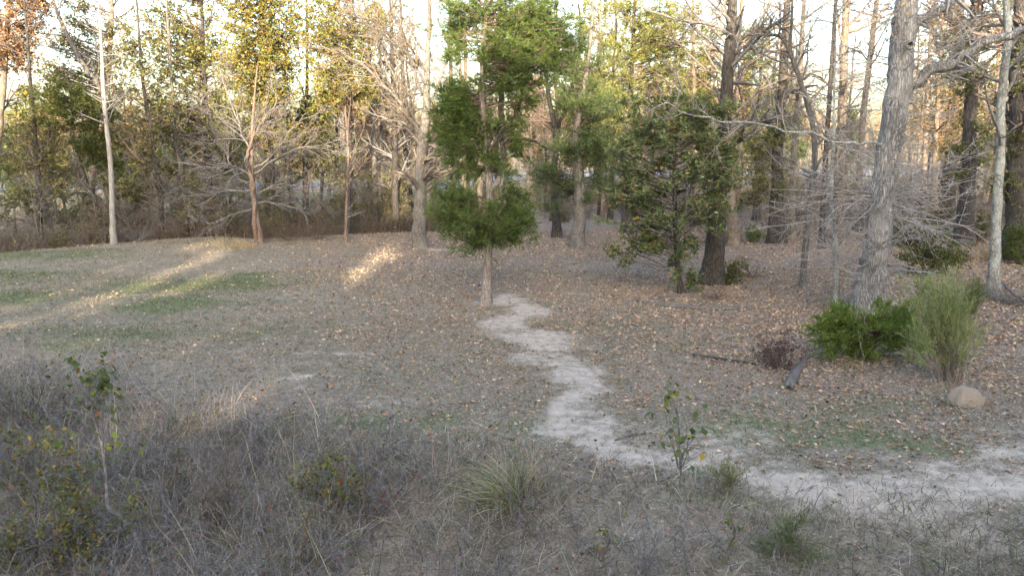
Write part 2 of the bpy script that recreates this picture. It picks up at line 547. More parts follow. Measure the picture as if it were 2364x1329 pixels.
def ground_material():
    m, nt, b = new_mat('ground_soil')
    geo = N(nt, 'ShaderNodeNewGeometry')
    pos = geo.outputs['Position']
    at_ = N(nt, 'ShaderNodeAttribute', attribute_name='tint')
    sep = N(nt, 'ShaderNodeSeparateColor')
    nt.links.new(at_.outputs[0], sep.inputs[0])
    dirt, green, litter = sep.outputs[0], sep.outputs[1], sep.outputs[2]

    def noise(scale, detail=5, rough=0.6, dist=0.0):
        n = N(nt, 'ShaderNodeTexNoise', i_Scale=scale, i_Detail=detail, i_Roughness=rough, i_Distortion=dist)
        nt.links.new(pos, n.inputs['Vector'])
        return n.outputs[0]
    big, mid, fine = noise(0.7, 4), noise(5.0, 5, 0.65), noise(38.0, 4, 0.7)
    fine2 = noise(90.0, 2, 0.6, 1.0)
    vo = N(nt, 'ShaderNodeTexVoronoi', i_Scale=24.0, i_Randomness=1.0)
    wv = N(nt, 'ShaderNodeVectorMath', operation='ADD')
    nd = N(nt, 'ShaderNodeTexNoise', i_Scale=9.0, i_Detail=3.0)
    nt.links.new(pos, nd.inputs['Vector'])
    sc = N(nt, 'ShaderNodeVectorMath', operation='SCALE')
    sc.inputs[3].default_value = 0.12
    nt.links.new(nd.outputs[1], sc.inputs[0])
    nt.links.new(pos, wv.inputs[0])
    nt.links.new(sc.outputs[0], wv.inputs[1])
    nt.links.new(wv.outputs[0], vo.inputs['Vector'])
    sepv = N(nt, 'ShaderNodeSeparateColor')
    nt.links.new(vo.outputs['Color'], sepv.inputs[0])
    tf = math_(nt, 'ADD', math_(nt, 'MULTIPLY', mid, 0.5), math_(nt, 'MULTIPLY', fine, 0.5))
    thatch = ramp(nt, tf, [(0.34, (0.10, 0.086, 0.068)), (0.5, (0.215, 0.188, 0.152)), (0.68, (0.35, 0.31, 0.255))])
    thatch = mixc(nt, math_(nt, 'MULTIPLY', smooth_(nt, big, 0.42, 0.62), 0.35), thatch, mixc(nt, fine, (0.05, 0.055, 0.03), (0.17, 0.175, 0.11)))
    lit = ramp(nt, sepv.outputs[0], [(0.0, (0.13, 0.10, 0.083)), (0.3, (0.20, 0.158, 0.13)), (0.65, (0.27, 0.22, 0.182)), (1.0, (0.34, 0.29, 0.25))])
    lit = mixc(nt, smooth_(nt, vo.outputs['Distance'], 0.4, 0.9), lit, (0.09, 0.072, 0.06))
    grn = ramp(nt, tf, [(0.3, (0.06, 0.078, 0.035)), (0.7, (0.16, 0.195, 0.09))])
    drt = ramp(nt, math_(nt, 'ADD', math_(nt, 'MULTIPLY', mid, 0.6), math_(nt, 'MULTIPLY', fine2, 0.4)), [(0.3, (0.25, 0.208, 0.172)), (0.5, (0.40, 0.342, 0.292)), (0.7, (0.53, 0.465, 0.405))])
    lf = smooth_(nt, math_(nt, 'ADD', litter, math_(nt, 'MULTIPLY', math_(nt, 'SUBTRACT', sepv.outputs[1], 0.5), 0.9)), 0.35, 0.55)
    col = mixc(nt, lf, thatch, lit)
    gf = smooth_(nt, math_(nt, 'ADD', green, math_(nt, 'MULTIPLY', math_(nt, 'SUBTRACT', tf, 0.5), 2.2)), 0.2, 1.0)
    col = mixc(nt, math_(nt, 'MULTIPLY', gf, 0.75), col, grn)
    df = smooth_(nt, math_(nt, 'ADD', dirt, math_(nt, 'ADD', math_(nt, 'MULTIPLY', math_(nt, 'SUBTRACT', fine, 0.5), 1.3), math_(nt, 'MULTIPLY', math_(nt, 'SUBTRACT', mid, 0.5), 1.3))), 0.22, 1.10)
    col = mixc(nt, df, col, drt)
    nt.links.new(col, b.inputs['Base Color'])
    b.inputs['Roughness'].default_value = 0.95
    bp = N(nt, 'ShaderNodeBump', i_Strength=0.7, i_Distance=0.05)
    hsum = math_(nt, 'ADD', math_(nt, 'MULTIPLY', fine, 0.6), math_(nt, 'ADD', math_(nt, 'MULTIPLY', mid, 0.5), math_(nt, 'MULTIPLY', sepv.outputs[2], 0.3)))
    nt.links.new(hsum, bp.inputs['Height'])
    nt.links.new(bp.outputs[0], b.inputs['Normal'])
    return m


M['ground'] = ground_material()


def build_ground():
    xs = np.concatenate([-np.geomspace(900, 24, 30)[:-1], np.arange(-24, -15, 0.3), np.arange(-15, 13, 0.19), np.arange(13, 24, 0.3), np.geomspace(24, 900, 30)])
    ys = np.concatenate([-np.geomspace(150, 6, 14), np.arange(-4, 7, 1.0), np.arange(7, 26, 0.19), np.arange(26, 46, 0.22), np.geomspace(46, 92, 24)[:-1], np.arange(92, 130, 2.0), np.geomspace(130, 1500, 22)])
    X, Y = np.meshgrid(xs, ys)
    Z = height(X, Y)
    d, g, l = masks(X.ravel(), Y.ravel())
    V = np.stack([X.ravel(), Y.ravel(), Z.ravel()], 1)
    ny, nx = X.shape
    idx = np.arange(nx * ny).reshape(ny, nx)
    q = np.stack([idx[:-1, :-1], idx[:-1, 1:], idx[1:, 1:], idx[1:, :-1]], -1).reshape(-1, 4)
    C = np.stack([d, g, l], 1)
    n = (fbm(V[:, 0], V[:, 1], 0.3, 2) - 0.5) * 0.5
    pd = polyline_mask(V[:, 0], V[:, 1], PATH_PX, 0.6) + polyline_mask(V[:, 0], V[:, 1], PATH2_PX, 0.6) + n
    isp = (pd[q].mean(1) > 0.5) & (C[q, 0].mean(1) > 0.25)
    for name, sel in (('ground', ~isp), ('dirt_path', isp)):
        qq = q[sel]
        u, inv = np.unique(qq, return_inverse=True)
        ge = Geo()
        ge.add(V[u], quad=inv.reshape(-1, 4), col=C[u])
        o = ge.build(name, M['ground'])
        tag(o, 'leaf strewn lawn and woodland floor' if name == 'ground' else 'pale trodden dirt path winding up to the cedar', kind='structure')


build_ground()

# the paved road beyond the woods
m, nt, b = new_mat('road_asphalt')
gpos = N(nt, 'ShaderNodeNewGeometry')
nz = N(nt, 'ShaderNodeTexNoise', i_Scale=1.5, i_Detail=6.0)
nt.links.new(gpos.outputs[0], nz.inputs['Vector'])
nt.links.new(ramp(nt, nz.outputs[0], [(0.3, (0.15, 0.165, 0.185)), (0.7, (0.22, 0.235, 0.26))]), b.inputs['Base Color'])
M['road'] = m
m, nt, b = new_mat('road_paint')
nz = N(nt, 'ShaderNodeTexNoise', i_Scale=6.0, i_Detail=4.0)
gpos = N(nt, 'ShaderNodeNewGeometry')
nt.links.new(gpos.outputs[0], nz.inputs['Vector'])
nt.links.new(ramp(nt, nz.outputs[0], [(0.3, (0.5, 0.5, 0.48)), (0.6, (0.75, 0.75, 0.72))]), b.inputs['Base Color'])
M['paint'] = m
rx = np.linspace(-260, 260, 90)
ROADY = lambda x: 110 + 0.03 * x + 4 * np.sin(x / 60)


def strip(name, off0, off1, lift, mat, label):
    g = Geo()
    n = len(rx)
    zc = height(rx, ROADY(rx)) + 0.5
    V = []
    for off in np.linspace(off0, off1, 5):
        crown = 0.06 * (1 - (off / 4.6) ** 2) + 0.065 * off
        V.append(np.stack([rx, ROADY(rx) + off, zc + crown + lift], 1))
    V = np.concatenate(V)
    i = np.arange(n - 1)
    q = np.concatenate([np.stack([i + k * n, i + 1 + k * n, i + 1 + (k + 1) * n, i + (k + 1) * n], 1) for k in range(4)])
    g.add(V, quad=q)
    o = g.build(name, mat)
    return tag(o, label, kind='structure')


strip('road_verge', -7.5, 7.5, -0.12, M['ground'], 'raised grassy bed of the far road')
strip('road', -4.0, 4.0, 0.0, M['road'], 'pale blue grey paved road passing beyond the woods')
strip('road_marking', -3.7, -3.6, 0.006, M['paint'], 'white edge line of the far road')

# ------------------------------------------------------------------ plant makers
def interp_poly(P, R, t):
    """P (N,K,3), t (N,n) -> points, tangents, radii"""
    Nn, K, _ = P.shape
    f = np.clip(t, 0, 0.9999) * (K - 1)
    i = f.astype(int)
    w = (f - i)[..., None]
    r = np.arange(Nn)[:, None]
    p0, p1 = P[r, i], P[r, i + 1]
    return p0 * (1 - w) + p1 * w, unit(p1 - p0), R[r, i] * (1 - w[..., 0]) + R[r, i + 1] * w[..., 0]


def grow(P, R, n, t0, t1, ang, length, npts=5, rad=0.5, wander=0.15, trop=0.0, taper=0.5, rng=RNG, rmin=0.003, relative=True, tip=0.3, flat=0.0):
    P = np.asarray(P, float)
    R = np.asarray(R, float)
    if P.ndim == 2:
        P, R = P[None], R[None]
    Nn = len(P)
    t = t0 + (t1 - t0) * rng.random((Nn, n))
    B, T, rr = interp_poly(P, R, t)
    plen = np.linalg.norm(np.diff(P, axis=1), axis=2).sum(1)[:, None]
    L = length * (plen if relative else 1.0) * (1 - taper * (t - t0) / max(t1 - t0, 1e-6)) * rng.uniform(0.6, 1.25, (Nn, n))
    B, T, rr, L = B.reshape(-1, 3), T.reshape(-1, 3), rr.ravel(), np.broadcast_to(L, (Nn, n)).ravel()
    Q = rng.normal(size=T.shape)
    if flat:
        Q[:, 2] *= (1 - flat)
    Q = unit(Q - (Q * T).sum(1, keepdims=True) * T)
    a = np.radians(rng.uniform(ang[0], ang[1], len(B)))[:, None]
    D = np.cos(a) * T + np.sin(a) * Q
    out = np.empty((len(B), npts, 3))
    out[:, 0] = B
    stepl = (L / (npts - 1))[:, None]
    for k in range(1, npts):
        D = unit(D + wander * rng.normal(size=D.shape) + np.array([0, 0, trop]))
        out[:, k] = out[:, k - 1] + D * stepl
    r0 = np.maximum(rr * rad, rmin)
    return out, r0[:, None] * np.linspace(1, tip, npts)[None]


def path_px(pts, Y, jit=0.0, rng=RNG):
    """a trunk: photograph points (px, py, width_px) in the upright plane at depth Y -> 3-D polyline and radii"""
    P = np.array([at(a, b_, Y) for a, b_, _ in pts])
    R = np.array([w for _, _, w in pts]) * mpp(Y) / 2
    return P, R


def smooth_poly(P, R, n):
    """resample with Catmull-Rom"""
    K = len(P)
    E = np.concatenate([[2 * P[0] - P[1]], P, [2 * P[-1] - P[-2]]])
    t = np.linspace(0, K - 1 - 1e-6, n)
    i = t.astype(int)
    u = (t - i)[:, None]
    p0, p1, p2, p3 = E[i], E[i + 1], E[i + 2], E[i + 3]
    Q = 0.5 * (2 * p1 + (p2 - p0) * u + (2 * p0 - 5 * p1 + 4 * p2 - p3) * u ** 2 + (3 * p1 - p0 - 3 * p2 + p3) * u ** 3)
    return Q, np.interp(t, np.arange(K), R)


def trunk_geo(P, R, sides=14, rough=0.05, flare=1.5, rng=RNG, sink=0.25):
    P, R = P.copy(), R.copy()
    Pn, Rn = smooth_poly(P, R, max(14, len(P) * 5))
    h = np.concatenate([[0], np.cumsum(np.linalg.norm(np.diff(Pn, axis=0), axis=1))])
    Rn = Rn * (1 + (flare - 1) * np.exp(-h / (2.5 * R[0])))
    Pn = np.concatenate([[Pn[0] - [0, 0, sink]], Pn])
    Rn = np.concatenate([[Rn[0] * 1.15], Rn])
    Pn[1:] += rng.normal(size=(len(Pn) - 1, 3)) * (Rn[1:, None] * 0.06)
    g = Geo()
    g.tubes(Pn, Rn, sides, rough=rough, rng=rng)
    return g, Pn, Rn


def pal(rng, n, cols, weights=None, jit=0.18):
    c = np.array(cols, float)
    w = None if weights is None else np.array(weights, float) / np.sum(weights)
    k = rng.choice(len(c), n, p=w)
    return np.clip(c[k] * (1 + jit * rng.normal(size=(n, 1))) * (1 + 0.06 * rng.normal(size=(n, 3))), 0.003, 0.9)


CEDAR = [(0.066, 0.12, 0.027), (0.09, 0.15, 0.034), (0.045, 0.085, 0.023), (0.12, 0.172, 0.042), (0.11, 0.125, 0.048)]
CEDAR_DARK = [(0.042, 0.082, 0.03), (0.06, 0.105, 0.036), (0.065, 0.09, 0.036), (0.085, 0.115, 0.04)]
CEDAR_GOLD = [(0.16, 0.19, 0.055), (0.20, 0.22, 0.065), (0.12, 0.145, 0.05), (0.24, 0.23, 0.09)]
OAKLEAF = [(0.105, 0.145, 0.065), (0.14, 0.18, 0.08), (0.075, 0.11, 0.052), (0.19, 0.21, 0.09), (0.33, 0.19, 0.06), (0.27, 0.13, 0.07)]
OAKLEAF_W = [5, 5, 4, 2, 0.5, 0.4]
GOLDLEAF = [(0.18, 0.20, 0.045), (0.14, 0.165, 0.04), (0.23, 0.225, 0.06), (0.26, 0.21, 0.06), (0.10, 0.12, 0.035), (0.24, 0.155, 0.05)]
DARKLEAF = [(0.095, 0.11, 0.045), (0.125, 0.135, 0.055), (0.15, 0.15, 0.065), (0.075, 0.09, 0.04), (0.19, 0.16, 0.08)]
RUSTLEAF = [(0.20, 0.115, 0.065), (0.26, 0.165, 0.10), (0.15, 0.085, 0.055), (0.30, 0.21, 0.14)]
LITTER = [(0.335, 0.255, 0.20), (0.28, 0.205, 0.16), (0.40, 0.315, 0.255), (0.215, 0.15, 0.118), (0.345, 0.245, 0.18), (0.44, 0.375, 0.315), (0.14, 0.108, 0.088)]
STRAW = [(0.27, 0.235, 0.19), (0.20, 0.175, 0.145), (0.34, 0.30, 0.245), (0.15, 0.128, 0.108), (0.24, 0.195, 0.15)]


def clumps(blobs, Y, n, rng, shell=0.5, dscale=1.0):
    """points spread through ellipsoids given as photograph boxes (cx, cy, rx, ry[, dY]) round depth Y"""
    A = np.array([max(b_[2] * b_[3], 1) for b_ in blobs], float)
    k = rng.choice(len(blobs), n, p=A / A.sum())
    out = np.empty((n, 3))
    ctr = np.empty((n, 3))
    for i, b_ in enumerate(blobs):
        s = np.where(k == i)[0]
        if not len(s):
            continue
        y = Y + (b_[4] if len(b_) > 4 else 0)
        c = at(b_[0], b_[1], y)
        rx_, rz_ = b_[2] * mpp(y), b_[3] * mpp(y)
        d = unit(rng.normal(size=(len(s), 3))) * (rng.random((len(s), 1)) ** 0.36 * rng.uniform(0.75, 1.3, (len(s), 1)))
        out[s] = c + d * np.array([rx_, rx_ * dscale, rz_])
        ctr[s] = c
    return out, ctr


def boughs(Pn, Rn, C, rng, npts=7, rise=0.45, rad=0.35, droop=0.0, rmin=0.006, tmin=0.12):
    """curved branches from a trunk to each clump centre"""
    h = Pn[:, 2]
    hor = np.linalg.norm(C[:, :2] - np.array([np.interp(C[:, 2], h, Pn[:, 0]), np.interp(C[:, 2], h, Pn[:, 1])]).T, axis=1)
    z = np.clip(C[:, 2] - rise * hor, h[1] + tmin * (h[-1] - h[0]), h[-1])
    B = np.stack([np.interp(z, h, Pn[:, 0]), np.interp(z, h, Pn[:, 1]), z], 1)
    r = np.interp(z, h, Rn)
    u = np.linspace(0, 1, npts)[None, :, None]
    mid = (B + C) / 2 + rng.normal(size=B.shape) * (hor[:, None] * 0.08) + np.array([0, 0, 1]) * (droop * hor[:, None])
    Q = (1 - u) ** 2 * B[:, None] + 2 * u * (1 - u) * mid[:, None] + u ** 2 * C[:, None]
    Q[:, 1:-1] += rng.normal(size=Q[:, 1:-1].shape) * (0.02 * hor[:, None, None])
    L = np.linalg.norm(C - B, axis=1)
    r0 = np.clip(L * 0.018, rmin, r * rad + 0.004)
    return Q, r0[:, None] * np.linspace(1, 0.25, npts)[None]


def leafy_crown(g, Pn, Rn, blobs, Y, n, twigs, per, size, cols, weights=None, rng=RNG, fancy=False, tl=(0.25, 0.6), width=0.5, up=0.1, dscale=1.0, rise=0.45, trop=0.02, shell=0.5, mats=(0, 1)):
    C, ctr = clumps(blobs, Y, n, rng, shell, dscale)
    Q, QR = boughs(Pn, Rn, C, rng, rise=rise, npts=6)
    g.tubes(Q, QR, 3, mat=mats[0])
    # twigs at the end of each bough
    T, TR = grow(Q, QR, twigs, 0.55, 1.0, (20, 80), 1.0, npts=4, rad=0.7, wander=0.25, trop=trop, taper=0.2, rng=rng, rmin=0.004, relative=False)
    T = T[:, :1] + (T - T[:, :1]) * rng.uniform(tl[0], tl[1], (len(T), 1, 1))
    g.tubes(T[:, ::3], TR[:, ::3], 3, mat=mats[0])
    t = rng.uniform(0.2, 1.0, (len(T), per))
    Bp, Tt, _ = interp_poly(T, TR, t)
    Bp, Tt = Bp.reshape(-1, 3), Tt.reshape(-1, 3)
    D = Tt * 0.5 + rng.normal(size=Bp.shape) * 0.7 + np.array([0, 0, up])
    # each bough has a tint of its own
    bt = np.repeat(np.repeat(rng.normal(1, 0.13, len(Q)), twigs), per)[:, None]
    col = pal(rng, len(Bp), cols, weights) * np.clip(bt, 0.6, 1.5)
    sz = size * rng.uniform(0.6, 1.25, len(Bp))
    if fancy:
        g.leaves(Bp, D, sz, col, mat=mats[1], width=width, rng=rng)
    else:
        g.quads(Bp, D, sz, col, mat=mats[1], width=width, rng=rng)


def cedar_crown(g, Pn, Rn, blobs, Y, n, twigs, per, cols, rng=RNG, tl=(0.18, 0.42), blade=0.075, bw=0.016, dscale=1.0, rise=0.5, droop=0.1, trop=0.12, shell=0.45, sub=2):
    """feathery scale-leaf sprays"""
    C, ctr = clumps(blobs, Y, n, rng, shell, dscale)
    Q, QR = boughs(Pn, Rn, C, rng, rise=rise, droop=droop)
    g.tubes(Q, QR, 3, mat=0)
    T, TR = grow(Q, QR, twigs, 0.5, 1.0, (15, 70), 1.0, npts=5, rad=0.6, wander=0.16, trop=trop, taper=0.2, rng=rng, rmin=0.003, relative=False)
    T = T[:, :1] + (T - T[:, :1]) * rng.uniform(tl[0], tl[1], (len(T), 1, 1))
    g.tubes(T[:, ::4], TR[:, ::4], 3, mat=0)
    S, SR = grow(T, TR, sub, 0.25, 0.95, (25, 55), 0.5, npts=3, rad=0.8, wander=0.1, trop=0.1, taper=0.3, rng=rng, rmin=0.002)
    for (A, AR, k) in ((T, TR, per), (S, SR, per)):
        t = rng.uniform(0.1, 1.0, (len(A), k))
        Bp, Tt, _ = interp_poly(A, AR, t)
        Bp, Tt = Bp.reshape(-1, 3), Tt.reshape(-1, 3)
        D = Tt + rng.normal(size=Bp.shape) * 0.42 + np.array([0, 0, 0.12])
        rep = len(Bp) // len(Q)
        bt = np.repeat(rng.normal(1, 0.16, len(Q)), rep)[:, None]
        col = pal(rng, len(Bp), cols) * np.clip(bt, 0.55, 1.5)
        g.blades(Bp, D, blade * rng.uniform(0.6, 1.3, len(Bp)), bw, col, mat=1, rng=rng)


def bare_crown(g, Pn, Rn, n1, rng, t0=0.3, t1=0.98, len1=0.35, ang1=(40, 75), n2=6, n3=5, n4=0, trop1=0.08, trop2=0.05, wander=0.14, rmin=0.0035, rad1=0.45, mat=0, flat=0.0, taper=0.55, l2=0.5, l3=0.5):
    A, AR = grow(Pn, Rn, n1, t0, t1, ang1, len1, npts=7, rad=rad1, wander=wander, trop=trop1, taper=taper, rng=rng, rmin=rmin * 2.2, flat=flat)
    g.tubes(A, AR, 4, mat=mat)
    B, BR = grow(A, AR, n2, 0.15, 0.97, (25, 60), l2, npts=4, rad=0.6, wander=wander, trop=trop2, taper=0.5, rng=rng, rmin=rmin * 1.4)
    g.tubes(B, BR, 3, mat=mat)
    C, CR = grow(B, BR, n3, 0.15, 0.97, (25, 60), l3, npts=3, rad=0.7, wander=wander * 1.2, trop=trop2, taper=0.4, rng=rng, rmin=rmin)
    g.tubes(C, CR, 3, mat=mat)
    if n4:
        E, ER = grow(C, CR, n4, 0.2, 0.97, (25, 60), 0.5, npts=4, rad=0.8, wander=wander * 1.3, trop=trop2, taper=0.3, rng=rng, rmin=rmin * 0.85)
        g.tubes(E, ER, 3, mat=mat)
        return E, ER
    return C, CR


def base_of(px, py):
    p = gp(px, py)
    return p, float(p[1])


def trunk_thing(name, label, pts, bark, group=None, cat='tree', sides=14, rough=0.05, flare=1.5, rng=RNG, Y=None, top=None, sink=0.25):
    """pts: (px, py, width px); the first point stands on the ground"""
    p0 = gp(pts[0][0], pts[0][1])
    if Y is None:
        Y = float(p0[1])
    else:
        q = at(pts[0][0], pts[0][1], Y)
        p0 = np.array([q[0], Y, float(height(q[0], Y))])
    P, R = path_px(pts, Y)
    P[0] = p0
    k = len(P)
    P[1:, 1] += np.cumsum(rng.normal(size=k - 1)) * 0.08
    if top is not None and top > P[-1, 2] + 0.3:
        d = unit(P[-1] - P[-2])
        d = unit(d * [0.6, 0.6, 1])
        ext = top - P[-1, 2]
        P = np.concatenate([P, [P[-1] + d * ext * 0.5 / d[2]], [P[-1] + d * ext / d[2]]])
        R = np.concatenate([R, [R[-1] * 0.7], [R[-1] * 0.25]])
    t = thing(name, p0, label, cat, group)
    g, Pn, Rn = trunk_geo(P, R, sides, rough, flare, rng, sink)
    g.build('trunk', M[bark], t)
    return t, Pn, Rn, Y


def limb(t, pts, Y, bark, dy=0.0, sides=8, rough=0.05, rng=RNG, name='limb', start=None, ext=None):
    P, R = path_px(pts, Y)
    P[:, 1] += np.linspace(0, dy, len(P))
    if start is not None:
        P[0] = start
    if ext is not None:
        P = np.concatenate([P, [P[-1] + ext]])
        R = np.concatenate([R, [R[-1] * 0.4]])
    P, R = smooth_poly(P, R, len(P) * 4)
    kink = np.cumsum(rng.normal(size=(len(P) - 1, 3)), 0)
    kink -= np.linspace(0, 1, len(kink))[:, None] * kink[-1] * .7
    P[1:] += rng.normal(size=(len(P) - 1, 3)) * R[1:, None] * 0.2 + kink * (np.linalg.norm(P[-1] - P[0]) * 0.011)
    g = Geo()
    g.tubes(P, R, sides, rough=rough, rng=rng)
    g.build(name, M[bark], t)
    return P, R


def rs(k):
    return np.random.default_rng(1000 + k)


# ------------------------------------------------------------------ trees
# the red cedar standing on the open lawn
r = rs(1)
t, Pn, Rn, Y = trunk_thing('cedar_tree', 'green cedar on a pale bare trunk at the end of the dirt path', [(1121, 704, 26), (1124, 640, 21), (1127, 560, 19), (1130, 440, 17), (1120, 330, 14), (1112, 200, 12), (1120, 60, 9), (1125, -60, 5)], 'cedar_bark', rng=r, flare=1.35, rough=0.09)
CED_Y = Y
P2, R2 = limb(t, [(1133, 440, 15), (1150, 380, 16), (1158, 250, 13), (1165, 100, 10), (1168, -60, 5)], Y, 'cedar_bark', dy=0.2, rng=r)
limb(t, [(1158, 320, 9), (1190, 250, 8), (1225, 140, 6), (1240, 40, 4)], Y, 'dark_bark', dy=0.4, rng=r)
limb(t, [(1163, 335, 9), (1195, 320, 8), (1235, 325, 6), (1275, 345, 4)], Y, 'dark_bark', dy=0.3, rng=r)
limb(t, [(1150, 500, 5), (1165, 470, 6), (1158, 435, 6), (1160, 395, 5), (1152, 330, 3)], Y - 0.2, 'snag_bark', dy=0.0, rng=r)
g = Geo()
cedar_crown(g, Pn, Rn, [(1125, 505, 105, 42), (1060, 480, 62, 40), (1180, 500, 58, 36), (1125, 545, 55, 25), (1030, 455, 36, 20), (1010, 470, 22, 22), (1215, 505, 26, 22), (1090, 540, 50, 26), (1160, 545, 50, 26), (1125, 565, 30, 14), (1040, 500, 40, 34), (1195, 470, 40, 30), (1005, 440, 26, 14), (1060, 440, 40, 18), (1190, 440, 36, 16), (1230, 525, 20, 14), (1080, 575, 24, 10), (1200, 545, 26, 16)], Y, 140, 11, 8, CEDAR, rng=r, rise=0.2, droop=-0.05, dscale=1.0, trop=0.02, tl=(.15, .7), blade=.10, bw=.0145, sub=3)
cedar_crown(g, Pn, Rn, [(1100, 30, 90, 45), (1190, 30, 85, 45), (1240, 60, 60, 40), (1060, 120, 60, 30), (1150, 110, 80, 40), (1290, 110, 45, 30), (1060, 210, 62, 30), (1140, 200, 60, 35), (1050, 260, 60, 35), (1120, 290, 70, 40), (1040, 330, 45, 22), (1110, 360, 60, 20), (1220, 210, 50, 35), (1260, 170, 60, 30), (1190, 280, 40, 30), (1140, -60, 70, 60), (1120, 385, 40, 18), (1030, 230, 40, 26), (1040, 60, 50, 30), (1170, 150, 70, 35), (1030, 290, 45, 30), (1080, 325, 60, 28), (1090, 240, 60, 40), (1210, 90, 80, 35), (1320, 90, 40, 34), (1290, 40, 50, 36), (1300, 150, 40, 26), (1270, 10, 50, 30), (1250, 130, 50, 26), (1040, 385, 30, 14), (1080, 400, 30, 12), (1175, 395, 30, 14), (1200, 340, 40, 20)], Y, 430, 11, 8, CEDAR, rng=r, rise=0.15, droop=-0.05, dscale=0.9, trop=0.0, tl=(.12, .55), blade=.105, bw=.0145, sub=3)
bare_crown(g, Pn, Rn, 22, r, t0=0.42, t1=0.95, len1=0.16, n2=5, n3=4, trop1=-0.02, rmin=0.003)
g.build('crown', [M['twig_brown'], M['needle']], t)

# the big oak
r = rs(2)
t, Pn, Rn, Y = trunk_thing('oak_tree', 'massive ridged grey oak trunk bristling with bare side twigs above a cedar bush', [(1998, 722, 70), (2010, 640, 61), (2022, 560, 56), (2036, 460, 52), (2052, 350, 53), (2068, 220, 54), (2084, 100, 53), (2098, 0, 48), (2108, -120, 44)], 'oak_bark', rng=r, sides=28, rough=0.05, flare=1.15, top=13)
OAK_Y = Y
La, LaR = limb(t, [(2080, 215, 26), (2115, 165, 25), (2180, 122, 21), (2265, 88, 18), (2364, 58, 16), (2480, 0, 11)], Y, 'oak_bark', dy=-1.2, rng=r, sides=12)
Lb, LbR = limb(t, [(2090, 70, 26), (2118, 45, 24), (2165, 18, 20), (2215, -15, 17), (2330, -120, 10)], Y, 'oak_bark', dy=0.8, rng=r, sides=12)
Lc, LcR = limb(t, [(2040, 330, 7), (1960, 312, 6), (1850, 304, 5), (1720, 292, 5), (1600, 270, 3), (1500, 240, 2)], Y, 'lichen_bark', dy=-1.6, rng=r)
gk = Geo()
kn = at(2100, 104, Y - 0.33)
th = np.linspace(0, 2 * np.pi, 15)[:-1]
rings = []
for (rr_, dd) in ((0.13, 0.04), (0.115, -0.05), (0.07, -0.06), (0.055, -0.01), (0.03, 0.05)):
    rings.append(np.stack([kn[0] + rr_ * np.cos(th), np.full(14, kn[1] + dd), kn[2] + rr_ * 0.9 * np.sin(th)], 1))
ii = np.arange(14)
q = np.concatenate([np.stack([ii + k * 14, (ii + 1) % 14 + k * 14, (ii + 1) % 14 + (k + 1) * 14, ii + (k + 1) * 14], 1) for k in range(4)])
gk.add(np.concatenate(rings), quad=q)
gk.build('knot', M['oak_bark'], t)
g = Geo()
# epicormic twigs in whorls
for (f0, f1, cnt, ln, tr) in ((0.08, 0.14, 18, 2.0, -0.03), (0.16, 0.24, 18, 2.0, -0.03), (0.265, 0.33, 44, 2.8, -0.045), (0.33, 0.42, 28, 2.2, -0.01), (0.42, 0.55, 28, 2.1, 0.02), (0.55, 0.72, 26, 2.0, 0.03)):
    A, AR = grow(Pn, Rn, cnt, f0, f1, (65, 100), ln, npts=7, rad=0.05, wander=0.13, trop=tr, taper=0.1, rng=r, rmin=0.015, relative=False, tip=0.35)
    g.tubes(A, AR, 4)
    B, BR = grow(A, AR, 7, 0.12, 0.95, (25, 60), 0.42, npts=5, rad=0.7, wander=0.16, trop=tr, taper=0.5, rng=r, rmin=0.0085)
    g.tubes(B, BR, 3)
    C, CR = grow(B, BR, 3, 0.2, 0.95, (25, 60), 0.5, npts=3, rad=0.8, wander=0.2, trop=tr, taper=0.4, rng=r, rmin=0.0065)
    g.tubes(C, CR, 3)
for LP, LR in ((La, LaR), (Lb, LbR), (Lc, LcR)):
    bare_crown(g, LP[None], LR[None], 16, r, t0=0.1, t1=0.98, len1=0.28, n2=6, n3=4, trop1=0.03, rmin=0.004, rad1=0.3)
# a few dead leaves still hanging
k = r.choice(len(C), 40)
g.leaves(C[k, -1], r.normal(size=(40, 3)) - [0, 0, .6], 0.13, pal(r, 40, [(0.30, 0.2, 0.13), (0.38, 0.28, 0.2)]), mat=1, width=0.55, rng=r)
bare_crown(g, Pn, Rn, 12, r, t0=0.7, t1=0.98, len1=0.3, n2=6, n3=4)
g.build('crown', [M['twig_pale'], M['litter']], t)

# grey hardwood with a forked foot
r = rs(3)
t, Pn, Rn, Y = trunk_thing('hardwood_tree', 'straight grey trunk with pale bare spreading top and a bare soil patch at its foot', [(969, 572, 32), (970, 500, 28), (972, 420, 27), (976, 340, 25), (985, 250, 17), (988, 150, 13), (992, 40, 9)], 'grey_bark', rng=r, top=14, flare=1.3)
limb(t, [(962, 566, 14), (962, 520, 10), (966, 470, 9), (968, 430, 7)], Y - 0.2, 'dark_bark', rng=r)
g = Geo()
for pts, dy in (([(974, 345, 16), (955, 300, 13), (925, 240, 11), (870, 180, 8), (800, 130, 5), (740, 110, 3)], -1.0), ([(978, 300, 12), (950, 250, 10), (900, 160, 8), (840, 60, 6), (800, 0, 4)], 0.5), ([(985, 230, 10), (960, 150, 9), (930, 60, 7), (900, -40, 5)], -0.6), ([(984, 260, 9), (1010, 200, 8), (1040, 120, 6), (1070, 60, 4)], 0.8), ([(972, 330, 9), (940, 290, 8), (890, 270, 6), (820, 260, 4)], 1.0), ([(986, 200, 9), (950, 120, 8), (880, 60, 6), (820, 40, 4)], -1.5)):
    LP, LR = limb(t, [(a, b_, w * .75) for a, b_, w in pts], Y, 'grey_bark', dy=dy, rng=r)
    bare_crown(g, LP[None], LR[None], 18, r, t0=0.15, t1=0.98, len1=0.42, ang1=(25, 60), n2=7, n3=5, trop1=0.02, rmin=0.008, rad1=0.45, wander=0.12)
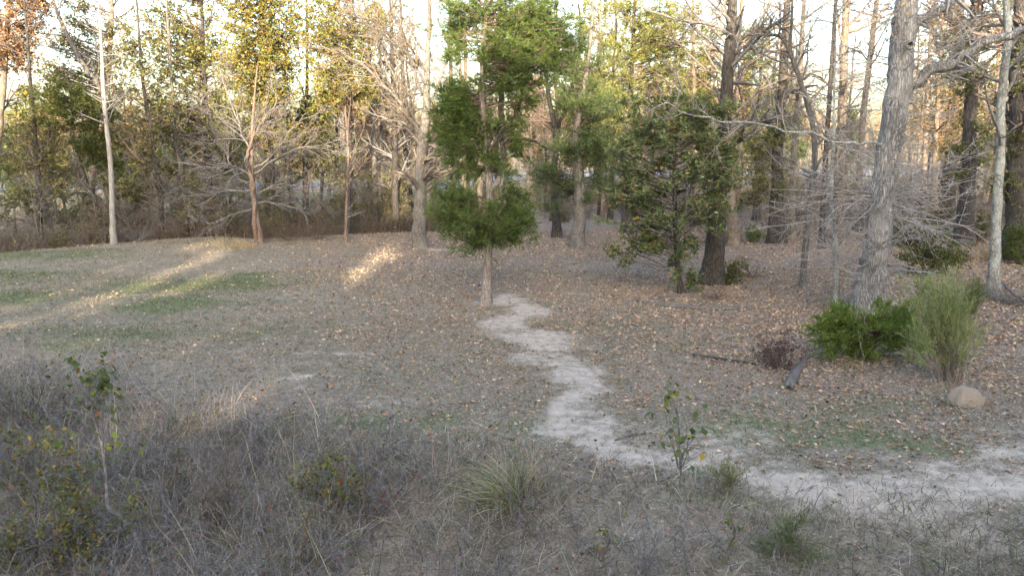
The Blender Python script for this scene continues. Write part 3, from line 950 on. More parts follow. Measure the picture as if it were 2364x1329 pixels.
bare_crown(g, Pn, Rn, 12, r, t0=0.5, t1=0.98, len1=0.2, n2=6, n3=4, rmin=0.005)
bare_crown(g, Pn, Rn, 14, r, t0=0.2, t1=0.45, len1=0.14, n2=6, n3=4, rmin=0.005, trop1=-0.03)
g.build('crown', [M['twig_tan']], t)

# crape-myrtle-like tree of several twined stems
r = rs(4)
t, Pn, Rn, Y = trunk_thing('myrtle_tree', 'small reddish tree of twined stems with wide level bare branches', [(601, 560, 16), (592, 500, 13), (583, 430, 13), (580, 370, 10), (582, 300, 7), (585, 230, 5), (590, 150, 3)], 'myrtle_bark', rng=r, flare=1.2)
limb(t, [(592, 560, 11), (588, 500, 10), (584, 440, 9), (578, 400, 9), (572, 350, 7), (585, 290, 5)], Y - 0.15, 'myrtle_bark', rng=r)
g = Geo()
for pts, dy in (([(582, 405, 8), (540, 385, 7), (490, 378, 5), (430, 372, 3)], -1.2), ([(588, 400, 8), (630, 375, 7), (690, 345, 5), (760, 335, 3)], 0.6), ([(586, 390, 7), (620, 365, 6), (660, 310, 4), (690, 260, 3)], 1.0), ([(584, 440, 7), (545, 440, 6), (490, 455, 5), (430, 450, 3)], -0.5), ([(590, 470, 6), (620, 465, 5), (680, 480, 4), (720, 500, 3)], 0.0), ([(585, 420, 6), (540, 410, 5), (500, 350, 4), (460, 300, 2)], 1.4), ([(580, 340, 7), (600, 290, 6), (640, 240, 4), (650, 180, 2)], -0.8), ([(588, 480, 5), (550, 490, 5), (500, 510, 3), (470, 500, 2)], -1.2), ([(580, 360, 7), (550, 300, 6), (520, 230, 4), (500, 150, 2)], 0.4), ([(590, 450, 5), (640, 430, 5), (690, 440, 3), (730, 430, 2)], 1.2)):
    LP, LR = limb(t, [(a, b_, w * .7) for a, b_, w in pts], Y, 'twig_grey', dy=dy, rng=r, sides=6)
    bare_crown(g, LP[None], LR[None], 16, r, t0=0.12, t1=0.98, len1=0.6, ang1=(20, 55), n2=7, n3=4, trop1=0.0, rmin=0.007, rad1=0.6, flat=0.3)
g.build('crown', [M['twig_grey']], t)

# bleached snag
r = rs(5)
t, Pn, Rn, Y = trunk_thing('dead_tree', 'bleached white dead tree with short bare upturned branches at the lawn edge', [(262, 556, 15), (260, 470, 12), (257, 380, 11), (250, 300, 10), (243, 220, 9), (236, 120, 7), (232, 40, 4), (230, 5, 2)], 'snag_bark', rng=r, flare=1.3, Y=35.6)
g = Geo()
A, AR = grow(Pn, Rn, 34, 0.45, 0.97, (50, 85), 1.5, npts=6, rad=0.35, wander=0.10, trop=0.05, taper=0.5, rng=r, rmin=0.012, relative=False)
g.tubes(A, AR, 4)
B, BR = grow(A, AR, 3, 0.3, 0.95, (25, 55), 0.4, npts=4, rad=0.6, rng=r, rmin=0.006)
g.tubes(B, BR, 3)
g.build('crown', [M['snag_bark']], t)

# cedar leaning behind the snag
r = rs(6)
t, Pn, Rn, Y = trunk_thing('cedar_tree', 'yellow green cedar leaning over thicket beside the bleached dead tree', [(262, 530, 14), (215, 460, 12), (200, 420, 12), (170, 330, 9), (165, 240, 6), (190, 180, 4)], 'dark_bark', Y=39.0, rng=r)
g = Geo()
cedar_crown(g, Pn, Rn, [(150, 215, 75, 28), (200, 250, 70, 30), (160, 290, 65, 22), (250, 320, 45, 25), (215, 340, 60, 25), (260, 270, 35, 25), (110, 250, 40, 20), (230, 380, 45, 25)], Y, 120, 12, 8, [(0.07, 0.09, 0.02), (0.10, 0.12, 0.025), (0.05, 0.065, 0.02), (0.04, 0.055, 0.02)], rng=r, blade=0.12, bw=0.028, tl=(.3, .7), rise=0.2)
g.build('crown', [M['twig_dark'], M['needle']], t)

# two trunks right of the lone cedar
r = rs(7)
t, Pn, Rn, Y = trunk_thing('hardwood_tree', 'slim trunk forking into a V behind the lone lawn cedar', [(1287, 548, 20), (1281, 470, 17), (1278, 400, 15), (1283, 320, 14), (1268, 230, 10), (1255, 130, 7), (1250, 0, 5)], 'dark_bark', rng=r, top=12)
Pl, Rl = limb(t, [(1283, 330, 11), (1300, 290, 10), (1322, 230, 8), (1335, 150, 6), (1345, 0, 4)], Y, 'dark_bark', dy=0.5, rng=r)
g = Geo()
bare_crown(g, Pn, Rn, 22, r, t0=0.35, len1=0.22, n2=6, n3=4, rmin=0.0065)
bare_crown(g, Pl[None], Rl[None], 12, r, t0=0.1, len1=0.3, n2=6, n3=4, rmin=0.0065)
g.build('crown', [M['twig_brown']], t)
r = rs(8)
t, Pn, Rn, Y = trunk_thing('cedar_tree', 'shaggy loose green cedar on a stout grey trunk among leaf litter', [(1331, 570, 29), (1338, 500, 26), (1337, 420, 24), (1330, 330, 18), (1345, 230, 13), (1360, 120, 9), (1370, 20, 5)], 'grey_bark', rng=r, top=11)
g = Geo()
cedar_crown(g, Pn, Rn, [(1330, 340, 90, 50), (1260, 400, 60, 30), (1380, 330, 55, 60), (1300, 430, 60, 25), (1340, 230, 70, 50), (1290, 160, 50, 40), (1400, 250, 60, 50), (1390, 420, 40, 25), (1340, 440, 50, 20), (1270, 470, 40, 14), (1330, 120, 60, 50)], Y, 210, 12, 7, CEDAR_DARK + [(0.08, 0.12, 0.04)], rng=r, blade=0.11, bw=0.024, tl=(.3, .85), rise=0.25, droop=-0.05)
g.build('crown', [M['twig_dark'], M['needle']], t)

# leafy young evergreen oak
r = rs(9)
t, Pn, Rn, Y = trunk_thing('evergreen_oak', 'leafy young oak with glossy green and orange leaves down to the ground', [(1573, 678, 14), (1566, 620, 13), (1562, 540, 12), (1560, 440, 10), (1562, 340, 7), (1570, 250, 4)], 'dark_bark', rng=r)
g = Geo()
leafy_crown(g, Pn, Rn, [(1550, 480, 150, 60), (1450, 490, 75, 40), (1640, 470, 75, 45), (1560, 400, 140, 60), (1570, 545, 110, 40), (1480, 550, 60, 30), (1440, 400, 70, 45), (1520, 330, 110, 50), (1640, 380, 80, 60), (1590, 290, 110, 40), (1555, 600, 45, 45), (1590, 650, 28, 30), (1430, 580, 40, 14), (1690, 440, 30, 25), (1420, 340, 60, 40), (1660, 315, 60, 40), (1405, 440, 40, 45), (1480, 285, 80, 35), (1400, 500, 40, 25), (1670, 510, 40, 20), (1560, 245, 120, 36), (1690, 380, 40, 50), (1620, 240, 80, 30), (1450, 250, 60, 30)], Y, 215, 12, 9, 0.125, OAKLEAF, OAKLEAF_W, rng=r, fancy=True, tl=(.12, .5), width=0.42, rise=0.3)
bare_crown(g, Pn, Rn, 18, r, t0=0.3, len1=0.4, n2=6, n3=4, rmin=0.007, ang1=(45, 85))
g.build('crown', [M['twig_grey'], M['leaf']], t)

# dark trunk behind the evergreen oak
r = rs(10)
t, Pn, Rn, Y = trunk_thing('hardwood_tree', 'dark furrowed trunk rising behind the leafy young oak', [(1641, 655, 46), (1648, 600, 40), (1655, 500, 37), (1662, 400, 34), (1668, 300, 30), (1676, 180, 26), (1684, 60, 22), (1690, -60, 16)], 'dark_bark', rng=r, top=13, sides=18)
g = Geo()
bare_crown(g, Pn, Rn, 30, r, t0=0.35, len1=0.22, n2=7, n3=5, rmin=0.007, trop1=0.0)
g.build('crown', [M['twig_grey']], t)

# right-hand wood: (label, points, bark, top, twig, crown count)
TREES = [
    ('hardwood_tree', 'tall twin-stemmed trunk with sunlit pale upper bark and fanning bare boughs', [(1690, 566, 26), (1688, 450, 22), (1690, 330, 20), (1688, 200, 18), (1690, 60, 16)], 'tan_bark', 15, 'twig_tan', 34),
    ('hardwood_tree', 'stout dark mossy trunk in leaf litter beyond the fallen log', [(1793, 560, 34), (1796, 450, 29), (1800, 330, 24), (1808, 200, 20), (1815, 60, 16)], 'dark_bark', 15, 'twig_grey', 22),
    ('hardwood_tree', 'grey trunk close behind the stout mossy one', [(1826, 545, 18), (1830, 420, 15), (1838, 280, 13), (1850, 120, 11)], 'grey_bark', 14, 'twig_grey', 18),
    ('hardwood_tree', 'crooked thin tree with a sharp elbow and long bent arm', [(1853, 662, 15), (1864, 560, 14), (1876, 450, 14), (1886, 390, 13), (1880, 290, 12), (1850, 190, 11), (1826, 120, 9), (1824, 70, 7)], 'grey_bark', 9, 'twig_grey', 26),
    ('hardwood_tree', 'slender grey sapling trunk rising from the cedar bush', [(1931, 716, 15), (1930, 640, 13), (1926, 560, 12), (1924, 450, 10), (1930, 330, 8), (1935, 220, 5)], 'lichen_bark', 8, 'twig_grey', 22),
    ('hardwood_tree', 'straight dark trunk with sunlit top seen against the white sky', [(1934, 548, 24), (1936, 420, 20), (1940, 300, 19), (1944, 150, 18), (1950, 0, 15)], 'tan_bark', 15, 'twig_tan', 22),
    ('hardwood_tree', 'thin dark trunk between the elbowed tree and the straight one', [(1896, 572, 15), (1899, 450, 12), (1908, 320, 11), (1920, 160, 10), (1930, 20, 8)], 'dark_bark', 13, 'twig_grey', 16),
    ('hardwood_tree', 'slanting sunlit tan trunk leaning toward the big oak', [(1972, 520, 18), (1985, 400, 14), (1996, 250, 13), (2010, 120, 12), (2024, 0, 10)], 'tan_bark', 15, 'twig_tan', 18),
    ('hardwood_tree', 'pale lichen-spotted trunk standing clear beside dry stalks', [(2292, 690, 27), (2297, 600, 23), (2302, 480, 21), (2308, 360, 19), (2316, 220, 18), (2324, 80, 16), (2328, 0, 14)], 'lichen_bark', 12, 'twig_grey', 18),
    ('hardwood_tree', 'black barked trunk beside the green undergrowth bush', [(2224, 566, 36), (2228, 470, 32), (2236, 380, 30), (2240, 250, 27), (2248, 100, 24), (2254, 0, 20)], 'dark_bark', 14, 'twig_brown', 20),
    ('hardwood_tree', 'charcoal trunk standing behind the black barked one', [(2184, 490, 30), (2188, 420, 26), (2196, 320, 24), (2206, 180, 22), (2214, 40, 18)], 'dark_bark', 15, 'twig_brown', 18),
    ('hardwood_tree', 'broad dark weathered trunk wrapped in leafy vine by tangled sticks', [(2356, 600, 60), (2354, 500, 56), (2352, 420, 52), (2356, 260, 46), (2362, 80, 40)], 'dark_bark', 14, 'twig_brown', 18),
    ('hardwood_tree', 'slim shaded trunk under the oak limb with rusty leaves', [(2130, 470, 14), (2134, 380, 12), (2142, 240, 11), (2150, 80, 9)], 'tan_bark', 13, 'twig_tan', 16),
    ('hardwood_tree', 'sunlit orange trunk seen past the lichen-spotted one', [(2292, 470, 14), (2296, 380, 12), (2300, 240, 11), (2306, 100, 9)], 'tan_bark', 13, 'twig_tan', 14),
]
for i, (nm, lab, pts, bark, top, tw, cnt) in enumerate(TREES):
    r = rs(20 + i)
    t, Pn, Rn, Y = trunk_thing(nm, lab, pts, bark, rng=r, top=top, sides=12 if pts[0][2] < 40 else 20)
    g = Geo()
    if i == 0:
        limb(t, [(1690, 500, 15), (1705, 400, 13), (1706, 250, 12), (1708, 100, 11), (1712, -80, 8)], Y + 0.3, 'tan_bark', rng=r)
        E, ER = bare_crown(g, Pn, Rn, 40, r, t0=0.35, len1=0.26, n2=7, n3=5, rmin=0.005, ang1=(35, 60), trop1=-0.02)
    elif i == 3:
        LP, LR = limb(t, [(1826, 128, 8), (1800, 90, 7), (1770, 82, 6), (1730, 80, 4)], Y, bark, rng=r)
        bare_crown(g, LP[None], LR[None], 14, r, t0=0.2, len1=0.5, n2=6, n3=4, rmin=0.006)
        LP, LR = limb(t, [(1886, 400, 10), (1862, 420, 8), (1840, 470, 6)], Y, bark, rng=r)
        E, ER = bare_crown(g, Pn, Rn, cnt, r, t0=0.2, len1=0.28, n2=6, n3=4, rmin=0.006)
    else:
        E, ER = bare_crown(g, Pn, Rn, cnt, r, t0=0.25 if i in (4, 6, 10) else 0.4, len1=0.2, n2=7, n3=5, rmin=0.007, trop1=0.0)
    mats = [M[tw], M['leaf']]
    if i in (9, 10, 12, 13):      # clinging rusty leaves
        k = r.choice(len(E), 900)
        g.quads(E[k, -1] + r.normal(size=(900, 3)) * 0.12, r.normal(size=(900, 3)), 0.15 * r.uniform(.6, 1.2, 900), pal(r, 900, RUSTLEAF), mat=1, rng=r, width=0.6)
    if i in (9, 10, 11):          # climbing vine leaves
        leafy_crown(g, Pn, Rn, [(pts[2][0] + 10, 330, 40, 70), (pts[2][0], 150, 50, 90), (pts[2][0] - 20, 420, 40, 30)], Y, 70, 7, 9, 0.13, DARKLEAF + [(0.05, 0.085, 0.03)], rng=r, tl=(.2, .6))
    if i == 1:
        leafy_crown(g, Pn, Rn, [(1760, 430, 60, 60), (1740, 350, 60, 50), (1790, 300, 50, 50)], Y, 70, 7, 8, 0.12, DARKLEAF, rng=r)
    g.build('crown', mats, t)

# centre and left wood behind the lawn edge
TREES2 = [
    ('dark straight trunk below a golden leafy crown behind arching brush', [(800, 500, 17), (803, 420, 15), (806, 330, 14), (808, 220, 11), (812, 90, 8)], 40.5, 'dark_bark', 'leafy', [(770, 120, 90, 60), (800, 200, 80, 50), (730, 60, 70, 60), (820, 40, 80, 50), (760, 230, 55, 30), (770, -40, 100, 50)], GOLDLEAF, 200),
    ('stout dark trunk carrying a broad sunlit yellow green crown', [(628, 530, 27), (622, 430, 24), (618, 320, 21), (612, 200, 16), (610, 60, 10)], 41.5, 'dark_bark', 'leafy', [(600, 60, 110, 60), (630, 140, 80, 60), (560, 150, 90, 60), (640, 220, 70, 40), (590, 240, 80, 40), (590, -30, 110, 60), (660, 320, 50, 35)], GOLDLEAF, 300),
    ('brown trunk under dense olive foliage beside the twined myrtle', [(482, 520, 22), (480, 420, 19), (476, 310, 16), (470, 180, 12), (468, 40, 8)], 43, 'dark_bark', 'leafy', [(440, 70, 90, 60), (400, 130, 90, 60), (480, 140, 80, 60), (360, 60, 70, 50), (440, 230, 100, 50), (380, 260, 90, 50), (460, 320, 80, 45), (420, -30, 110, 50)], DARKLEAF + GOLDLEAF[:3], 210),
    ('slim trunk lost in dull olive leaves behind the dead tree', [(372, 540, 12), (368, 440, 10), (350, 320, 9), (330, 180, 7), (320, 60, 5)], 39.5, 'dark_bark', 'leafy', [(320, 200, 80, 60), (300, 310, 70, 60), (350, 380, 70, 50), (300, 120, 70, 50), (370, 290, 60, 60), (310, 430, 50, 40)], DARKLEAF + [(0.16, 0.14, 0.07)], 85),
    ('thin grey brown tree wound with vines at the thicket edge', [(92, 560, 13), (90, 450, 11), (80, 330, 9), (70, 200, 7), (60, 60, 5)], 38.5, 'dark_bark', 'leafy', [(60, 330, 80, 60), (110, 400, 70, 50), (30, 420, 60, 50), (100, 300, 60, 40), (60, 470, 70, 40), (130, 450, 60, 30)], DARKLEAF + [(0.16, 0.14, 0.075), (0.19, 0.16, 0.08)], 70),
    ('rusty leaved oak in full sun above the thicket', [(-20, 560, 22), (-10, 420, 18), (5, 280, 15), (15, 120, 11), (20, 0, 8)], 40, 'tan_bark', 'leafy', [(20, 60, 55, 60), (50, 110, 45, 45), (0, 140, 50, 50), (90, 20, 50, 35), (60, -20, 60, 40)], RUSTLEAF, 110),
    ('leaning grey tree crossing behind the top of the dead tree', [(330, 530, 14), (300, 400, 12), (260, 250, 11), (180, 130, 10), (130, 30, 8)], 44, 'grey_bark', 'bare', None, None, 26),
    ('tall tan trunk with olive leaves high behind the dead tree', [(205, 520, 15), (215, 400, 13), (240, 250, 12), (255, 60, 10)], 46, 'tan_bark', 'leafy', [(140, 80, 60, 50), (180, 30, 60, 40), (270, 90, 50, 40), (230, 160, 60, 40), (110, 170, 60, 40)], DARKLEAF + RUSTLEAF[:1], 90),
    ('slender reddish sapling of upright stems among arching brush', [(797, 520, 8), (800, 430, 6), (803, 350, 5), (795, 250, 3)], 36.5, 'myrtle_bark', 'bare', None, None, 22),
    ('dark ivy-hung trunk left of the straight grey one', [(913, 510, 17), (912, 420, 15), (910, 300, 13), (905, 150, 10)], 42, 'dark_bark', 'bare', None, None, 26),
    ('black slim trunk close against the straight grey one', [(940, 500, 14), (938, 410, 12), (935, 300, 10), (930, 150, 8)], 44, 'dark_bark', 'bare', None, None, 22),
    ('shaded brown trunk draped in hanging twigs', [(868, 500, 15), (864, 400, 13), (858, 280, 11), (850, 120, 8)], 46, 'grey_bark', 'bare', None, None, 26),
    ('dark thin trunk seen under the lone cedar boughs', [(1044, 486, 15), (1044, 400, 13), (1043, 280, 11), (1040, 120, 8)], 48, 'dark_bark', 'bare', None, None, 18),
    ('sunlit orange trunk seen under the lone cedar boughs', [(1080, 482, 11), (1078, 390, 10), (1076, 250, 9), (1074, 80, 7)], 52, 'tan_bark', 'bare', None, None, 18),
    ('brown trunk nearly hidden by the lone cedar stem', [(1106, 486, 15), (1108, 390, 12), (1112, 250, 10), (1118, 80, 8)], 48, 'tan_bark', 'bare', None, None, 16),
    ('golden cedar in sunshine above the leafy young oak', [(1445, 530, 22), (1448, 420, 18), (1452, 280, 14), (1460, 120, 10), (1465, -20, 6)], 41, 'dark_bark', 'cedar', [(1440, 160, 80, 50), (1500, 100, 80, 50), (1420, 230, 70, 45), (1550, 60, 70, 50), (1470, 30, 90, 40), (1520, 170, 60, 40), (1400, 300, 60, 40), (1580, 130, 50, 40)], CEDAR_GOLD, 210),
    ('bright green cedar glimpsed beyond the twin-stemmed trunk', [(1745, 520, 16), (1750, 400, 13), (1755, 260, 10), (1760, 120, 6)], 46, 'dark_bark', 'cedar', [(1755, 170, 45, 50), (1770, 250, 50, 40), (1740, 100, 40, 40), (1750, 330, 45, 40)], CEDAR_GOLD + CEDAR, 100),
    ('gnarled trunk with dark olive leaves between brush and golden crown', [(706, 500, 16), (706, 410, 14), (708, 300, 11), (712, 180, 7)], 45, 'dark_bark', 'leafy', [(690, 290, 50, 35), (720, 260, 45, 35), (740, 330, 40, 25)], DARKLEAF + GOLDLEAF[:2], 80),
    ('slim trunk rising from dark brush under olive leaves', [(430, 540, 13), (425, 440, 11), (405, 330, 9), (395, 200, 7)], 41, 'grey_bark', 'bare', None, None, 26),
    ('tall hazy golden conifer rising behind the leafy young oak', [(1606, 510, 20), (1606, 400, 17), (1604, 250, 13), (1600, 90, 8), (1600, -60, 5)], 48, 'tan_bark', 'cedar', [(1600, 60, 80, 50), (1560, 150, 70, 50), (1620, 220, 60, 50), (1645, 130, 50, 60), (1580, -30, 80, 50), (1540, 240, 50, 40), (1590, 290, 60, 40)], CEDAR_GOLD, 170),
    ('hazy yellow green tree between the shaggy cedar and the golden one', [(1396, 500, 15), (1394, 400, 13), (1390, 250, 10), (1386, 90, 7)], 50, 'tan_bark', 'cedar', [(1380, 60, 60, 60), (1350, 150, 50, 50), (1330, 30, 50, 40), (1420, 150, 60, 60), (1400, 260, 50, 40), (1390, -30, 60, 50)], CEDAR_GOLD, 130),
    ('rust and olive leaved tree behind the long oak limb', [(2158, 480, 15), (2160, 380, 13), (2168, 230, 10), (2176, 80, 7)], 47, 'tan_bark', 'leafy', [(2150, 60, 60, 60), (2200, 150, 60, 60), (2270, 60, 50, 50), (2130, 250, 50, 60), (2290, 230, 40, 70), (2180, 330, 50, 50), (2230, 260, 50, 50)], RUSTLEAF + DARKLEAF, 95),
    ('ivy green tree half hidden behind the lichen-spotted trunk', [(2334, 540, 18), (2334, 420, 15), (2338, 260, 12), (2342, 80, 8)], 43, 'dark_bark', 'leafy', [(2340, 120, 40, 80), (2325, 300, 45, 60), (2350, 400, 40, 40), (2350, 20, 50, 50)], DARKLEAF, 70),
    ('pale olive tree filling the gap beside the pale bare spreading top', [(886, 500, 14), (884, 400, 12), (880, 260, 10), (876, 100, 7)], 52, 'tan_bark', 'leafy', [(880, 60, 60, 60), (850, 150, 60, 50), (920, 130, 50, 60), (900, 230, 60, 40), (930, 20, 50, 40)], GOLDLEAF + DARKLEAF, 70),
    ('mossy dark leaning trunk low in the thicket', [(330, 545, 12), (280, 500, 12), (230, 460, 11), (190, 430, 10), (180, 350, 7)], 39, 'dark_bark', 'bare', None, None, 18),
]
for i, (lab, pts, Y0, bark, kind, blobs, cols, cnt) in enumerate(TREES2):
    r = rs(60 + i)
    t, Pn, Rn, Y = trunk_thing({'leafy': 'leafy_tree', 'bare': 'bare_tree', 'cedar': 'cedar_tree'}[kind], lab, pts, bark, rng=r, Y=Y0, top=None if i in (8, 24) else 13, sides=10)
    g = Geo()
    if kind == 'leafy':
        leafy_crown(g, Pn, Rn, blobs, Y, int(cnt * 1.2), 8, 9, 0.15, cols, rng=r, tl=(.35, 1.1), width=0.5, rise=0.35)
        bare_crown(g, Pn, Rn, 16, r, t0=0.15, len1=0.2, n2=7, n3=5, rmin=0.007)
    elif kind == 'cedar':
        cedar_crown(g, Pn, Rn, blobs, Y, cnt, 11, 7, cols, rng=r, blade=0.14, bw=0.032, tl=(.3, .7), rise=0.25)
    else:
        bare_crown(g, Pn, Rn, cnt, r, t0=0.15, len1=0.24, n2=7, n3=5, rmin=0.007, trop1=0.0)
    g.build('crown', [M['twig_brown'] if kind != 'bare' else M['twig_grey'], M['needle'] if kind == 'cedar' else M['leaf']], t)

# ------------------------------------------------------------------ woods further back: a few kinds, copied
def proto(name, label, group, bark, twig, seed, h, rad, leaf=None, n=16):
    r = rs(seed)
    t = thing(name, (0, 0, 0), label, 'tree', group)
    z = np.linspace(0, h, 9)
    P = np.stack([np.cumsum(r.normal(size=9)) * 0.09, np.cumsum(r.normal(size=9)) * 0.09, z], 1)
    P[:, :2] -= P[0, :2]
    g, Pn, Rn = trunk_geo(P, np.linspace(rad, rad * 0.25, 9), 9, 0.05, 1.4, r, sink=0.5)
    g.build('trunk', M[bark], t)
    g = Geo()
    E, ER = bare_crown(g, Pn, Rn, n, r, t0=0.25, len1=0.24, n2=7, n3=6, rmin=0.008, trop1=0.05)
    if leaf:
        cols, k, sz = leaf
        j = r.choice(len(E), k)
        g.quads(E[j, r.integers(1, 3, k)] + r.normal(size=(k, 3)) * 0.2, r.normal(size=(k, 3)), sz * r.uniform(.6, 1.3, k), pal(r, k, cols), mat=1, rng=r, width=0.6)
    g.build('crown', [M[twig], M['leaf']], t)
    return t


far = [proto('bare_tree', 'bare tan hardwood far back between the nearer trunks', 'bare hardwoods deep in the woods', 'tan_bark', 'twig_tan', 200, 14, 0.17, None, 22),
       proto('bare_tree', 'dark barked bare tree deep in the woods', 'dark trees deep in the woods', 'dark_bark', 'twig_brown', 201, 12, 0.15, None, 22),
       proto('rusty_tree', 'rust leaved tree glowing in sunlight deep in the woods', 'rust leaved trees deep in the woods', 'tan_bark', 'twig_tan', 202, 9, 0.11, (RUSTLEAF, 3200, 0.22), 22),
       proto('olive_tree', 'olive leaved tree deep in the woods', 'olive leaved trees deep in the woods', 'dark_bark', 'twig_brown', 203, 9, 0.12, (GOLDLEAF + DARKLEAF, 3600, 0.22), 22)]
far.append(proto('far_cedar', 'dark green evergreen standing deep in the woods', 'dark evergreens deep in the woods', 'dark_bark', 'twig_dark', 204, 8, 0.10, (CEDAR_DARK, 5200, 0.2), 26))
used = [False] * 5
r = rs(210)
spots = []
for k in range(250):
    y = 47 + 57 * r.random() ** .8
    x = r.uniform(-0.68, 0.68) * y
    if any(math.hypot(x - a, y - b_) < 1.9 for a, b_ in spots):
        continue
    u = x / y * FPX + PW / 2
    if 1960 < u < 2060 or 880 < u < 960 or 1855 < u < 1925:     # the open sky gaps between the near trunks
        if r.random() < 0.75:
            continue
    spots.append((x, y))
    side = u < 750
    kind = r.choice(5, p=[.10, .28, .10, .37, .15] if side else ([.27, .33, .18, .10, .12] if u > 1500 else [.27, .36, .13, .09, .15]))
    loc = (x, y, float(height(x, y)))
    sc_ = r.uniform(0.75, 1.15)
    if not used[kind]:
        used[kind] = True
        far[kind].location = loc
        far[kind].rotation_euler = (0, 0, r.uniform(0, 6.28))
    else:
        copy_thing(far[kind], loc, r.uniform(0, 6.28), sc_)


def scatter_leaves(g, n, xr, yr, zf, size, cols, r, mat=0):
    x = r.uniform(*xr, n)
    y = r.uniform(*yr, n)
    z = zf(x, y, r.random(n))
    g.quads(np.stack([x, y, z], 1), r.normal(size=(n, 3)), size * r.uniform(.5, 1.3, n), pal(r, n, cols), mat=mat, rng=r, width=0.7)


# far wood beyond the road: one mass
r = rs(220)
g = Geo()
n = 750
x = r.uniform(-120, 120, n)
y = ROADY(x) + r.uniform(14, 60, n)
hh = 6.5 + 6 * fbm(x, y, 18, 3) * (0.6 + 0.8 * vnoise(x, y, 50))
z0 = height(x, y)
P = np.stack([np.stack([x + r.normal(size=n) * .3 * k, y + r.normal(size=n) * .3 * k, z0 + hh * k / 3], 1) for k in range(4)], 1)
g.tubes(P, np.broadcast_to(np.linspace(.14, .03, 4), (n, 4)), 4)
B, BR = grow(P, np.broadcast_to(np.linspace(.14, .03, 4), (n, 4)), 8, .3, 1, (30, 70), .3, npts=3, rad=.4, rng=r, rmin=.03)
g.tubes(B, BR, 3)
k = r.choice(len(B), 13000)
cc = pal(r, len(k), RUSTLEAF + [(0.24, 0.19, 0.12), (0.2, 0.17, 0.11), (0.10, 0.10, 0.05)])
g.quads(B[k, r.integers(1, 3, len(k))] + r.normal(size=(len(k), 3)) * .4, r.normal(size=(len(k), 3)), .55 * r.uniform(.5, 1.3, len(k)), cc, mat=1, rng=r, width=.7)
tag(g.build('far_woods', [M['twig_tan'], M['leaf']]), 'sunlit russet and grey woods along the far side of the road', 'woods', kind='stuff')

# tall woods behind the viewer: they throw the lawn into shade and let a few slits of sun through
r = rs(230)
g = Geo()
n = 36000
x = r.uniform(-75, 75, n)
z = r.uniform(-2.5, 24, n)
y = r.uniform(-37, -29, n)
topz = 19.6 + 3.4 * (fbm(x, y * 0, 7, 3) - 0.5) * 2 + 1.4 * (vnoise(x, y * 0, 1.3) - 0.5)
keep = z < topz + r.normal(size=n) * 0.8
# slits between the crowns
sl = np.zeros(n, bool)
for (cx, w, za, zb) in ((-12.3, .48, 11.0, 17.0), (-9.9, .38, 10.2, 13.8), (-4.9, .12, 9.2, 11.8), (-5.2, .75, 13.6, 16.6), (-7.6, .1, 9.0, 10.0)):
    sl |= (np.abs(x - cx - 0.25 * np.sin(z * 1.7 + cx)) < w + 0.7) & (z > za) & (z < zb)
keep &= ~sl
g.quads(np.stack([x, y, z], 1)[keep], r.normal(size=(keep.sum(), 3)), 1.7 * r.uniform(.7, 1.3, keep.sum()), pal(r, keep.sum(), DARKLEAF), mat=1, rng=r, width=.95)
tx = np.linspace(-74, 74, 50) + r.uniform(-1, 1, 50)
tx = tx[(np.abs(tx + 12.1) > 1.2) & (np.abs(tx + 9.8) > 1.1) & (np.abs(tx + 4.8) > 1.1)]
P = np.stack([np.stack([tx, np.full(len(tx), -33.), np.full(len(tx), zz)], 1) for zz in (-3., 5., 11., 17.)], 1)
g.tubes(P, np.broadcast_to(np.array([.28, .22, .15, .05]), (len(tx), 4)), 8)
tag(g.build('woodland', [M['dark_bark'], M['leaf']]), 'dense tall woods facing the lawn across the bank', 'woods', kind='stuff')

# ------------------------------------------------------------------ shrubs
def stems(base, n, length, spread, rng, npts=7, wander=0.1, trop=0.0, r0=0.008, foot=0.08):
    B = base + np.concatenate([rng.normal(size=(n, 2)) * foot, np.zeros((n, 1)) - 0.03], 1)
    a = rng.uniform(0, 2 * np.pi, n)
    s = np.radians(spread) * np.sqrt(rng.random(n))
    D = np.stack([np.sin(s) * np.cos(a), np.sin(s) * np.sin(a), np.cos(s)], 1)
    L = length * rng.uniform(.55, 1.1, n)
    out = np.empty((n, npts, 3))
    out[:, 0] = B
    for k in range(1, npts):
        D = unit(D + wander * rng.normal(size=D.shape) + np.array([0, 0, trop]))
        out[:, k] = out[:, k - 1] + D * (L / (npts - 1))[:, None]
    return out, np.broadcast_to(r0 * np.linspace(1, .3, npts), (n, npts)) * rng.uniform(.7, 1.3, (n, 1))


def bare_shrub(label, px, py, hpx, n, spread, twig, seed, trop=-0.04, name='bare_shrub', r0=0.009, leaf=None, group=None, sub=(6, 4), cat='shrub'):
    r = rs(seed)
    p = gp(px, py)
    t = thing(name, p, label, cat, group)
    L = hpx * mpp(p[1])
    g = Geo()
    S, SR = stems(p, n, L * 1.1, spread, r, trop=trop, r0=r0)
    g.tubes(S, SR, 4)
    gb = Geo()
    B, BR = grow(S, SR, sub[0], .2, .97, (20, 55), .4, npts=4, rad=.6, wander=.15, trop=trop, rng=r, rmin=.0035)
    gb.tubes(B, BR, 3)
    C, CR = grow(B, BR, sub[1], .2, .97, (20, 55), .45, npts=3, rad=.7, wander=.2, trop=trop, rng=r, rmin=.0028)
    gb.tubes(C, CR, 3)
    if leaf:
        cols, k, sz, w = leaf
        j = r.choice(len(C), k)
        gb.leaves(C[j, r.integers(1, 3, k)], r.normal(size=(k, 3)) + [0, 0, .1], sz * r.uniform(.6, 1.2, k), pal(r, k, cols), mat=1, rng=r, width=w)
    g.build('stem', M[twig], t)
    gb.build('crown', [M[twig], M['leaf']], t)
    return t


